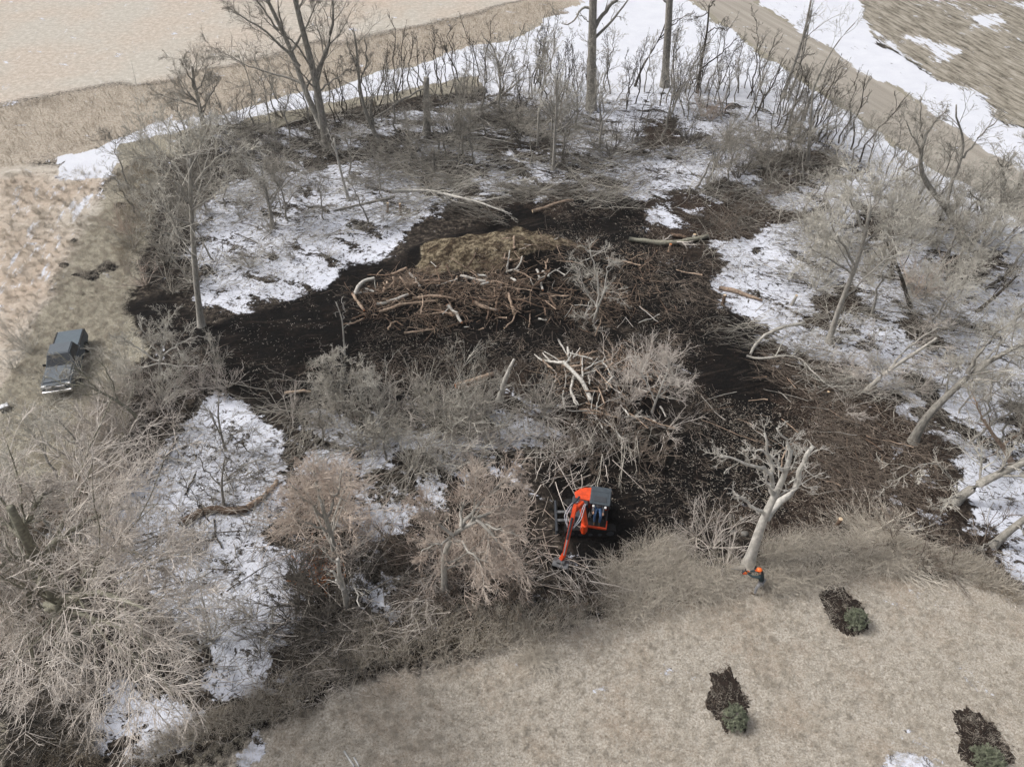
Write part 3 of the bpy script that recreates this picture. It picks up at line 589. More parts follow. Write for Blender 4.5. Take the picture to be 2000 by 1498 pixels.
# brush lying down: long swept strands
def swept(seed, n, L, m, zh=1.0):
    rng = np.random.default_rng(seed); a = rng.normal(size=n) * .45 + rng.integers(0, 2, n) * 3.1416
    b = np.stack([rng.normal(size=n) * .9, rng.normal(size=n) * .7, zh * rng.random(n) ** 1.3], 1); el = rng.normal(size=n) * .15 + .1
    d = np.stack([np.cos(a) * np.cos(el), np.sin(a) * np.cos(el), np.sin(el)], 1); ln = L * (.4 + .8 * rng.random(n)); pts = [b]
    for j in range(5):
        d = d + rng.normal(size=(n, 3)) * .13; d /= np.linalg.norm(d, axis=1, keepdims=True); pts.append(pts[-1] + d * (ln / 5)[:, None])
    P0 = np.stack(pts, 1); R0 = (.012 + .022 * rng.random(n) ** 2)[:, None] * np.linspace(1, .5, 6)[None]
    P1, R1 = children(rng, P0, R0, 3, .4, .5, 4, .15, .02, .2, 1, .7, .012)
    P2, R2 = children(rng, P1, R1, 1, .6, .5, 3, .15, .0, .2, 1, .7, .010)
    me = tube_mesh('brush', clipz([(P0, R0, 3), (P1, R1, 3), (P2, R2, 3)], .02)); me.materials.append(m); return me
SW_G = [swept(s, 26, 2.8, M['twig_grey']) for s in range(4)]
SW_D = [swept(10 + s, 26, 2.4, M['twig_dark'], .7) for s in range(4)]
SW_B = [swept(20 + s, 26, 2.2, M['twig_brown'], .5) for s in range(4)]
SW_T = [swept(30 + s, 26, 2.4, M['twig_tan'], .8) for s in range(4)]
SW_P = [swept(50 + s, 15, 3.2, M['twig_pale'], 1.3) for s in range(4)]

def zsc(name, kit, polys, label, cat, **kw):
    if name.endswith('_brush'): polys = [(p, max(3, int(n * .5))) for p, n in polys]
    pts = np.concatenate([sample(p, n) for p, n in polys]); return scatter(name, kit, pts, label, cat, **kw)

# ================================================================== VEHICLES AND PEOPLE
def bm_box(bm, c, s, bev=0.0, rot=None, taper=None):
    r = bmesh.ops.create_cube(bm, size=1.0); vs = r['verts']
    for v in vs:
        co = Vector((v.co.x * s[0], v.co.y * s[1], v.co.z * s[2]))
        if taper and v.co.z > 0: co.x *= taper[0]; co.y *= taper[1]
        if rot: co = rot @ co
        v.co = co + Vector(c)
    if bev:
        es = list({e for v in vs for e in v.link_edges}); bmesh.ops.bevel(bm, geom=es, offset=bev, segments=2, affect='EDGES', profile=.6)
def bm_cyl(bm, a, b, r, seg=16, r2=None):
    a = Vector(a); b = Vector(b); d = b - a
    m = Matrix.Translation((a + b) / 2) @ d.to_track_quat('Z', 'Y').to_matrix().to_4x4()
    bmesh.ops.create_cone(bm, cap_ends=True, segments=seg, radius1=r, radius2=r if r2 is None else r2, depth=d.length, matrix=m)
def bm_prism(bm, prof, y0, y1, axis='y', bev=0.0):
    """profile of (u, w) points extruded from y0 to y1 (u = x, w = z)"""
    lo = [bm.verts.new((u, y0, w)) for u, w in prof]; hi = [bm.verts.new((u, y1, w)) for u, w in prof]; n = len(prof); fs = []
    fs.append(bm.faces.new(lo)); fs.append(bm.faces.new(hi[::-1]))
    for i in range(n): fs.append(bm.faces.new((lo[i], hi[i], hi[(i + 1) % n], lo[(i + 1) % n])))
    if bev: bmesh.ops.bevel(bm, geom=list({e for f in fs for e in f.edges}), offset=bev, segments=2, affect='EDGES', profile=.6)
def bobj(name, build, m, parent=None, **kw):
    bm = bmesh.new(); build(bm); bmesh.ops.recalc_face_normals(bm, faces=bm.faces); me = bpy.data.meshes.new(name); bm.to_mesh(me); bm.free()
    o = link(name, me, m, parent); return o
def tube_obj(name, pts, r, m, parent=None, sides=8, n=12, r1=None):
    P, Rr = stem(pts, r, r if r1 is None else r1, n); return link(name, tube_mesh(name, [(P, Rr, sides)]), m, parent, smooth=True)

# ------------------------------------------------------------------ excavator
EX = np.array([4.05, 20.75]); EXZ = gz(*EX) + .02
exc = empty('excavator', (EX[0], EX[1], EXZ)); tag(exc, 'orange mini excavator with grey canopy, digging at the lower edge of the black clearing', 'excavator')
def track(side):
    y = side * .78
    def prof(k=20):
        p = []
        for i in range(k):
            a = math.pi / 2 + math.pi * i / (k - 1); p.append((-1.02 + .29 * math.cos(a), .30 + .29 * math.sin(a)))
        for i in range(k):
            a = -math.pi / 2 + math.pi * i / (k - 1); p.append((1.02 + .29 * math.cos(a), .30 + .29 * math.sin(a)))
        return p
    t = bobj('track', lambda bm: bm_prism(bm, prof(), y - .19, y + .19), M['black'], exc)
    def lugs(bm):
        P = prof(14); L = []
        for i in range(len(P)):
            a = P[i]; b = P[(i + 1) % len(P)]; d = math.hypot(b[0] - a[0], b[1] - a[1]); k = max(1, int(d / .11))
            for j in range(k): L.append((a[0] + (b[0] - a[0]) * j / k, a[1] + (b[1] - a[1]) * j / k, math.atan2(b[1] - a[1], b[0] - a[0])))
        for u, w, an in L: bm_box(bm, (u, y, w), (.045, .40, .05), 0, Matrix.Rotation(-an, 3, 'Y'))
    bobj('track_lug', lugs, M['black'], t)
    for x, r in ((-1.02, .20), (1.02, .20), (-.5, .12), (0, .12), (.5, .12)): bobj('roller', lambda bm: bm_cyl(bm, (x, y - .2, .28 if r > .15 else .17), (x, y + .2, .28 if r > .15 else .17), r), M['dark_paint'], t)
track(1); track(-1)
bobj('undercarriage', lambda bm: (bm_box(bm, (0, 0, .38), (1.1, 1.3, .26), .04), bm_cyl(bm, (0, 0, .5), (0, 0, .66), .42, 24)), M['dark_paint'], exc)
bobj('blade_arm', lambda bm: bm_box(bm, (-1.28, .26, .40), (.85, .16, .14), .03), M['steel'], exc)
bobj('blade_arm', lambda bm: bm_box(bm, (-1.28, -.26, .40), (.85, .16, .14), .03), M['steel'], exc)
bobj('dozer_blade', lambda bm: bm_prism(bm, [(-1.68, .08), (-1.80, .10), (-1.74, .28), (-1.80, .50), (-1.70, .50), (-1.64, .28)], -.95, .95), M['dark_paint'], exc)
# upper house, +x is forward
HD = math.atan2(-1.05, -.20)
house = empty('house', (0, 0, 0), HD); house.parent = exc
bobj('deck', lambda bm: bm_prism(bm, [(-.82, .68), (.88, .68), (.88, .80), (-.82, .84)], -.93, .93, bev=.02), M['dark_paint'], house)
# rear engine cover, orange, rounded in plan
def plan(bm, pts, z0, z1, bev=.05, tz=None):
    lo = [bm.verts.new((x, y, z0)) for x, y in pts]; hi = [bm.verts.new((x * .985, y * .985, z1 + (tz(x, y) if tz else 0))) for x, y in pts]; n = len(pts); fs = [bm.faces.new(lo[::-1]), bm.faces.new(hi)]
    for i in range(n): fs.append(bm.faces.new((lo[i], lo[(i + 1) % n], hi[(i + 1) % n], hi[i])))
    bmesh.ops.bevel(bm, geom=list({e for e in fs[1].edges}), offset=bev, segments=3, affect='EDGES', profile=.6)
arc = [(-.25, .92)] + [(-.38 + .68 * math.cos(a) * 1.0, .94 * math.sin(a)) for a in np.linspace(R(98), R(236), 12)] + [(-.76, -.80)]
rear = [(-.22, .92), (-.62, .88), (-.90, .68), (-1.06, .34), (-1.10, 0), (-1.06, -.36), (-.92, -.68), (-.66, -.92), (-.30, -.84), (-.22, -.2)]
bobj('engine_cover', lambda bm: plan(bm, rear, .84, 1.50, .10), M['orange_paint'], house)
bobj('counterweight', lambda bm: plan(bm, [(x * 1.02, y * 1.02) for x, y in rear], .70, .86, .02), M['dark_paint'], house)
side = [(-.32, -.12), (-.36, -.72), (-.62, -.88), (-.35, -.99), (.30, -.99), (.66, -.90), (.84, -.68), (.86, -.50), (.45, -.44), (.10, -.42), (.02, -.12)]
bobj('side_cover', lambda bm: plan(bm, side, .80, 1.42, .09), M['dark_paint'], house)
bobj('cover_panel', lambda bm: bm_box(bm, (-.70, -.22, 1.505), (.36, .74, .02), .008), M['orange_paint'], house)
# operator station: floor, seat, canopy
bobj('cab_floor', lambda bm: bm_box(bm, (.42, .42, .84), (.96, .92, .05), .01), M['black'], house)
bobj('front_trim', lambda bm: (bm_box(bm, (.925, .42, .86), (.06, .98, .16), .02), bm_box(bm, (.70, .925, .86), (.50, .05, .10), .015)), M['orange_paint'], house)
bobj('cab_seat', lambda bm: (bm_box(bm, (.02, .42, 1.16), (.48, .50, .14), .04), bm_box(bm, (-.22, .42, 1.48), (.12, .48, .58), .04)), M['black'], house)
def posts(bm):
    for x, y in ((-.28, .02), (-.28, .84), (.56, .02), (.56, .84)): bm_cyl(bm, (x, y, .85), (x, y, 2.42), .032, 8)
bobj('canopy_post', posts, M['black'], house)
rf = bobj('canopy_roof', lambda bm: bm_box(bm, (.12, .43, 2.46), (1.08, 1.02, .10), .035), M['grey_roof'], house)
bobj('roof_panel', lambda bm: bm_box(bm, (.36, .43, 2.52), (.34, .62, .03), .012), M['dark_paint'], rf)
bobj('roof_seam', lambda bm: (bm_box(bm, (-.10, .43, 2.515), (.02, .94, .015)), bm_box(bm, (.18, .06, 2.515), (.8, .015, .015)), bm_box(bm, (.18, .80, 2.515), (.8, .015, .015))), M['grey_roof'], rf)
for y in (.14, .74): bobj('work_light', lambda bm: bm_cyl(bm, (.64, y, 2.36), (.74, y, 2.33), .06, 10), M['white'], house)
for y in (.12, .72):
    bobj('control_lever', lambda bm: bm_cyl(bm, (.42, y, .9), (.46, y, 1.42), .018, 6), M['black'], house)
    bobj('armrest', lambda bm: bm_box(bm, (.28, y, 1.12), (.30, .12, .30), .03), M['black'], house)
bobj('control_console', lambda bm: bm_box(bm, (.44, .03, 1.18), (.30, .14, .10), .03), M['steel'], house)
bobj('swing_bracket', lambda bm: (bm_box(bm, (1.02, -.18, .86), (.34, .36, .42), .05), bm_cyl(bm, (1.12, -.18, .55), (1.12, -.18, 1.2), .13, 14)), M['orange_paint'], house)
# boom, arm, bucket: survey points in the machine's own frame
def rel(p): return Vector((p[0] - EX[0], p[1] - EX[1], p[2] - EXZ))
B0 = rel(np.array([3.72, 19.75, 1.05])); B1 = rel(V(1136, 982, 20.15)); B2 = rel(V(1121, 1000, 19.42)); A2 = rel(V(1102, 1082, 18.12)); BK = rel(G(1094, 1103, .35))
def beam(bm, a, b, w, h0, h1, bev=.015):
    a = Vector(a); b = Vector(b); d = (b - a).normalized(); sidev = d.cross(Vector((0, 0, 1)));
    if sidev.length < 1e-3: sidev = Vector((1, 0, 0))
    sidev.normalize(); up = sidev.cross(d).normalized(); vs = []
    for p, h in ((a, h0), (b, h1)):
        for sx, sz in ((-1, -1), (1, -1), (1, 1), (-1, 1)): vs.append(bm.verts.new(p + sidev * sx * w / 2 + up * sz * h / 2))
    f = [(0, 1, 2, 3), (7, 6, 5, 4), (0, 4, 5, 1), (1, 5, 6, 2), (2, 6, 7, 3), (3, 7, 4, 0)]
    fs = [bm.faces.new([vs[i] for i in q]) for q in f]
    if bev: bmesh.ops.bevel(bm, geom=list({e for q in fs for e in q.edges}), offset=bev, segments=2, affect='EDGES')
bobj('boom', lambda bm: (beam(bm, B0, B1, .22, .24, .31), beam(bm, B1, B2 + Vector((0, .05, .05)), .21, .31, .24)), M['orange_paint'], exc)
bobj('dipper_arm', lambda bm: (beam(bm, B2 + (B2 - A2).normalized() * .38, B2 + (A2 - B2) * .25, .19, .24, .30), beam(bm, B2 + (A2 - B2) * .24, A2, .17, .29, .17)), M['orange_paint'], exc)
sdv = (A2 - B2).normalized().cross(Vector((0, 0, 1))).normalized()
upv = sdv.cross((A2 - B2).normalized()); upv = upv if upv.z > 0 else -upv
c1 = bobj('arm_cylinder', lambda bm: (bm_cyl(bm, B1 + Vector((-.12, .15, .30)), B2 + Vector((-.10, .25, .18)), .055), bm_cyl(bm, B2 + Vector((-.10, .25, .18)), B2 + (B2 - A2).normalized() * .34 + upv * .1, .03)), M['dark_paint'], exc)
bobj('bucket_cylinder', lambda bm: (bm_cyl(bm, B2 + (A2 - B2) * .10 + upv * .24, B2 + (A2 - B2) * .62 + upv * .19, .058), bm_cyl(bm, B2 + (A2 - B2) * .62 + upv * .19, A2 + upv * .16, .032)), M['dark_paint'], exc)
bobj('cylinder_rod', lambda bm: bm_cyl(bm, B2 + (A2 - B2) * .62 + upv * .19 + sdv * .003, A2 + upv * .165, .035), M['chrome'], exc)
for sgn in (-1, 1):
    for k in range(2):
        o_ = sdv * sgn * (.15 + .05 * k)
        tube_obj('hydraulic_hose', [B1 + o_ + Vector((0, -.1, .12)), (B1 + B2) / 2 + o_ * 1.7 + Vector((0, 0, .22)), B2 + o_ * 2.2 + (A2 - B2) * .12 + upv * .1, B2 + (A2 - B2) * .36 + o_ * .7 + upv * .1], .022, M['hose'], exc, 6, 14)
bobj('bucket_link', lambda bm: (beam(bm, A2 + upv * .16, BK + Vector((0, -.02, .34)), .15, .12, .1, .01), beam(bm, A2, BK + Vector((0, .1, .22)), .20, .16, .12, .01)), M['orange_paint'], exc)
bk = empty('bucket', (BK.x, BK.y - .1, BK.z + .05), HD - .15); bk.parent = exc; bk.scale = (1.3, 1.3, 1.2)
def bucket(bm):
    prof = [(.16, .22), (-.04, .26), (-.26, .12), (-.30, -.12), (-.16, -.30), (.10, -.32)]
    inner = [(x * .9 + .03, z * .9) for x, z in prof]
    n = len(prof)
    for ys in (-.30, .29):
        a = [bm.verts.new((x, ys, z)) for x, z in prof]; bm.faces.new(a); c = [bm.verts.new((x, ys + .02, z)) for x, z in prof]; bm.faces.new(c[::-1])
        for i in range(n): bm.faces.new((a[i], c[i], c[(i + 1) % n], a[(i + 1) % n]))
    for i in range(n - 1):
        q = [bm.verts.new(p) for p in ((prof[i][0], -.29, prof[i][1]), (prof[i + 1][0], -.29, prof[i + 1][1]), (prof[i + 1][0], .29, prof[i + 1][1]), (prof[i][0], .29, prof[i][1]))]
        r = [bm.verts.new(p) for p in ((inner[i][0], -.29, inner[i][1]), (inner[i + 1][0], -.29, inner[i + 1][1]), (inner[i + 1][0], .29, inner[i + 1][1]), (inner[i][0], .29, inner[i][1]))]
        bm.faces.new(q); bm.faces.new(r[::-1])
    bm_box(bm, (-.02, 0, .30), (.16, .30, .12), .02)
bobj('bucket_shell', bucket, M['steel'], bk)
for y in (-.26, -.13, 0, .13, .26): bobj('bucket_tooth', lambda bm: bm_box(bm, (.17, y, -.325), (.16, .06, .035), 0, None, (.7, .6)), M['steel'], bk)

# ------------------------------------------------------------------ people (skin-modifier bodies)
def skin_obj(name, verts, edges, radii, m, parent, root=0, sub=1):
    me = bpy.data.meshes.new(name); me.from_pydata([tuple(v) for v in verts], edges, []); me.materials.append(m)
    o = bpy.data.objects.new(name, me); COL.objects.link(o); o.parent = parent
    md = o.modifiers.new('skin', 'SKIN')
    sv = me.skin_vertices[0].data if me.skin_vertices else None
    if sv is None:
        bm = bmesh.new(); bm.from_mesh(me); bm.verts.layers.skin.verify(); bm.to_mesh(me); bm.free(); sv = me.skin_vertices[0].data
    for i, r in enumerate(radii): sv[i].radius = (r, r) if not isinstance(r, tuple) else r; sv[i].use_root = (i == root)
    md.use_smooth_shade = True
    if sub: s_ = o.modifiers.new('smooth', 'SUBSURF'); s_.levels = sub; s_.render_levels = sub
    return o
def head(parent, c, fwd, helmet=None, hair=None):
    c = Vector(c); f = Vector(fwd).normalized(); rt = f.cross(Vector((0, 0, 1))).normalized(); up = rt.cross(f)
    def build(bm):
        bmesh.ops.create_uvsphere(bm, u_segments=16, v_segments=12, radius=1)
        for v in bm.verts:
            x, y, z = v.co; zz = z
            w = .076 * (1 - .18 * max(0, -z)); d = .095 * (1 - .12 * max(0, -z)); h = .118
            nose = .022 * math.exp(-((x / .16) ** 2 + ((z + .08) / .22) ** 2)) if y > 0 else 0
            eye = -.010 * (math.exp(-(((abs(x) - .38) / .16) ** 2 + ((z - .12) / .14) ** 2))) if y > 0 else 0
            mouth = -.006 * math.exp(-((x / .30) ** 2 + ((z + .45) / .06) ** 2)) if y > 0 else 0
            v.co = c + rt * (x * w) + f * (y * d + nose + eye + mouth) + up * (z * h)
        for s in (-1, 1): bm_box(bm, c + rt * s * .080 - up * .01, (.018, .045, .06), .008)
    hd = bobj('head', build, M['skin'], parent)
    if helmet:
        def hb(bm):
            bmesh.ops.create_uvsphere(bm, u_segments=20, v_segments=12, radius=1)
            bmesh.ops.delete(bm, geom=[v for v in bm.verts if v.co.z < -.12], context='VERTS')
            for v in bm.verts: x, y, z = v.co; v.co = c + rt * x * .125 + f * (y * .145) + up * (z * .12 + .035)
            q = []
            for k in range(9):
                a = math.pi * k / 8; q.append((math.cos(a), math.sin(a)))
            lo = [bm.verts.new(c + rt * x * .11 + f * (.06 + y * .09) + up * .028) for x, y in q]; hi = [bm.verts.new(c + rt * x * .11 + f * (.08 + y * .13) + up * .020) for x, y in q]
            for k in range(8): bm.faces.new((lo[k], lo[k + 1], hi[k + 1], hi[k]))
        hm = bobj('helmet', hb, M['helmet'], parent)
        for s in (-1, 1): bobj('ear_muff', lambda bm: bm_cyl(bm, c + rt * s * .085, c + rt * s * .135, .045, 12), M['black'], hm)
        bobj('mesh_visor', lambda bm: bm_box(bm, c + f * .17 + up * .13, (.20, .10, .02), .004, Matrix([rt, f, up]).transposed()), M['black'], hm)
    if hair: 
        def hr(bm):
            bmesh.ops.create_uvsphere(bm, u_segments=14, v_segments=10, radius=1)
            bmesh.ops.delete(bm, geom=[v for v in bm.verts if v.co.z < -.1 and v.co.y > -.2], context='VERTS')
            for v in bm.verts: x, y, z = v.co; v.co = c + rt * x * .084 + f * (y * .10 - .008) + up * (z * .122 + .012)
        bobj('hair', hr, M['boot'], parent)
    return hd
def hand(name, w, d, parent, m):
    """glove with palm, four fingers closed forward and a thumb, starting at the wrist w going along d"""
    w = Vector(w); d = Vector(d).normalized(); s = d.cross(Vector((0, 0, 1))).normalized(); u = s.cross(d)
    vs = [w, w + d * .045, w + d * .085]; es = [(0, 1), (1, 2)]; rr = [.026, .034, .032]
    for k, L in enumerate((.070, .080, .075, .058)):
        b = w + d * .085 + s * (-.033 + .022 * k); i = len(vs)
        vs += [b, b + d * L * .5 - u * .008, b + d * L * .75 - u * .035, b + d * L * .62 - u * .058]; es += [(2, i), (i, i + 1), (i + 1, i + 2), (i + 2, i + 3)]; rr += [.011, .0105, .010, .009]
    i = len(vs); vs += [w + d * .045 - s * .035, w + d * .075 - s * .055 - u * .02, w + d * .09 - s * .045 - u * .045]; es += [(1, i), (i, i + 1), (i + 1, i + 2)]; rr += [.014, .012, .010]
    return skin_obj(name, vs, es, rr, m, parent, 0, 1)

def sawyer():
    f0 = GP(1479, 1153); root = empty('person', f0); tag(root, 'person in orange helmet, dark jacket and grey trousers reaching towards the pale leaning trunk', 'person')
    # frame: facing the trunk, up and to the left of the photograph
    fw = Vector((-.86, .50, 0)).normalized(); lf = Vector((-fw.y, fw.x, 0))
    def P(a, b, c): return fw * a + lf * b + Vector((0, 0, c))
    pel, che, nek = P(0, 0, .93), P(.16, 0, 1.30), P(.24, 0, 1.48)
    # whole body as one continuous figure under the clothes
    sh_l, sh_r = P(.20, .19, 1.42), P(.22, -.19, 1.42)
    el_l, el_r = P(.47, .20, 1.25), P(.45, -.19, 1.22); wr_l, wr_r = P(.74, .10, 1.20), P(.66, -.06, 1.16)
    hl, hr_ = P(.02, .11, .90), P(-.02, -.11, .90); kl, kr = P(.10, .20, .50), P(-.08, -.18, .50); al, ar = P(.06, .28, .09), P(-.22, -.24, .09)
    body = skin_obj('body', [pel, P(.07, 0, 1.1), che, nek, P(.28, 0, 1.56), sh_l, el_l, wr_l, sh_r, el_r, wr_r, hl, kl, al, hr_, kr, ar],
        [(0, 1), (1, 2), (2, 3), (3, 4), (2, 5), (5, 6), (6, 7), (2, 8), (8, 9), (9, 10), (0, 11), (11, 12), (12, 13), (0, 14), (14, 15), (15, 16)],
        [.12, .11, .13, .055, .045, .06, .038, .024, .06, .038, .024, .085, .052, .035, .085, .052, .035], M['skin'], root)
    skin_obj('jacket', [P(0, 0, .92), P(.07, 0, 1.1), che, P(.22, 0, 1.45), sh_l, el_l, wr_l, sh_r, el_r, wr_r], [(0, 1), (1, 2), (2, 3), (2, 4), (4, 5), (5, 6), (2, 7), (7, 8), (8, 9)],
        [(.17, .14), (.16, .14), (.18, .15), .08, .085, .062, .045, .085, .062, .045], M['jacket'], root)
    skin_obj('trousers', [pel, hl, kl, al, hr_, kr, ar], [(0, 1), (1, 2), (2, 3), (0, 4), (4, 5), (5, 6)], [.135, .11, .078, .062, .11, .078, .062], M['trousers'], root)
    for a, t in ((al, 1), (ar, 1)): skin_obj('boot', [a + Vector((0, 0, .08)), a - Vector((0, 0, .03)), a + fw * .10 - Vector((0, 0, .045)), a + fw * .19 - Vector((0, 0, .05))], [(0, 1), (1, 2), (2, 3)], [.060, .055, .048, .038], M['boot'], root)
    head(root, P(.31, 0, 1.66), fw + Vector((0, 0, -.35)), helmet=True)
    hand('glove', wr_l, fw + Vector((0, 0, -.1)), root, M['glove']); hand('glove', wr_r, fw + lf * .3, root, M['glove'])
    # chainsaw, held out in front of him
    g = Vector(f0) + P(.86, .06, 1.10); saw = empty('chainsaw', g, math.atan2(fw.y, fw.x) + .35); tag(saw, 'chainsaw with pale bar held up against the leaning trunk by the helmeted worker', 'chainsaw')
    bobj('engine_body', lambda bm: (bm_box(bm, (0, 0, 0), (.26, .15, .16), .03),), M['dark_paint'], saw)
    bobj('side_cover', lambda bm: (bm_box(bm, (0, .085, 0), (.18, .02, .10), .008),), M['orange_paint'], saw)
    bobj('handle', lambda bm: (bm_cyl(bm, (-.02, -.11, -.06), (-.02, -.11, .17), .014, 8), bm_cyl(bm, (-.02, -.11, .17), (-.02, .10, .17), .014, 8), bm_cyl(bm, (-.32, 0, 0), (-.14, 0, .07), .02, 8), bm_cyl(bm, (-.32, 0, 0), (-.14, 0, -.06), .02, 8)), M['black'], saw)
    bobj('guide_bar', lambda bm: bm_prism(bm, [(.13, -.045), (.13, .045), (.62, .040), (.66, 0), (.62, -.040)], -.095, -.085), M['chrome'], saw)
    bobj('saw_chain', lambda bm: bm_prism(bm, [(.13, -.052), (.13, .052), (.625, .047), (.668, 0), (.625, -.047)], -.092, -.088), M['steel'], saw)
sawyer()
def operator():
    mw = Matrix.Translation(exc.location) @ Matrix.Rotation(HD, 4, 'Z')
    root = empty('person', mw @ Vector((.02, .42, 1.22)), HD); tag(root, 'person in blue jeans seated at the controls under the grey canopy of the excavator', 'person')
    P = lambda a, b, c: Vector((a, b, c)); sh = [P(-.06, s * .19, .50) for s in (1, -1)]; el = [P(.10, s * .27, .24) for s in (1, -1)]; wr = [P(.36, s * .25, .22) for s in (1, -1)]
    hp = [P(.04, s * .10, .06) for s in (1, -1)]; kn = [P(.52, s * .16, .08) for s in (1, -1)]; an = [P(.66, s * .13, -.28) for s in (1, -1)]
    vs = [P(0, 0, .08), P(-.04, 0, .28), P(-.06, 0, .46), P(-.05, 0, .58), P(-.04, 0, .64), sh[0], el[0], wr[0], sh[1], el[1], wr[1], hp[0], kn[0], an[0], hp[1], kn[1], an[1]]
    E = [(0, 1), (1, 2), (2, 3), (3, 4), (2, 5), (5, 6), (6, 7), (2, 8), (8, 9), (9, 10), (0, 11), (11, 12), (12, 13), (0, 14), (14, 15), (15, 16)]
    skin_obj('body', vs, E, [.12, .11, .12, .055, .045, .06, .038, .024, .06, .038, .024, .08, .05, .035, .08, .05, .035], M['skin'], root)
    skin_obj('shirt', vs[:4] + vs[5:11], [(0, 1), (1, 2), (2, 3), (2, 4), (4, 5), (5, 6), (2, 7), (7, 8), (8, 9)], [.155, .15, .16, .08, .08, .058, .042, .08, .058, .042], M['shirt'], root)
    skin_obj('jeans', [vs[0]] + vs[11:17], [(0, 1), (1, 2), (2, 3), (0, 4), (4, 5), (5, 6)], [.13, .105, .082, .06, .105, .082, .06], M['jeans'], root)
    for a in an: skin_obj('boot', [a + P(0, 0, .03), a - P(0, 0, .05), a + P(.10, 0, -.065), a + P(.18, 0, -.07)], [(0, 1), (1, 2), (2, 3)], [.055, .05, .044, .034], M['boot'], root)
    head(root, P(-.02, 0, .78), (1, 0, -.15), hair=True)
    for w in wr: hand('hand', w, P(1, 0, -.1), root, M['skin'])
operator()

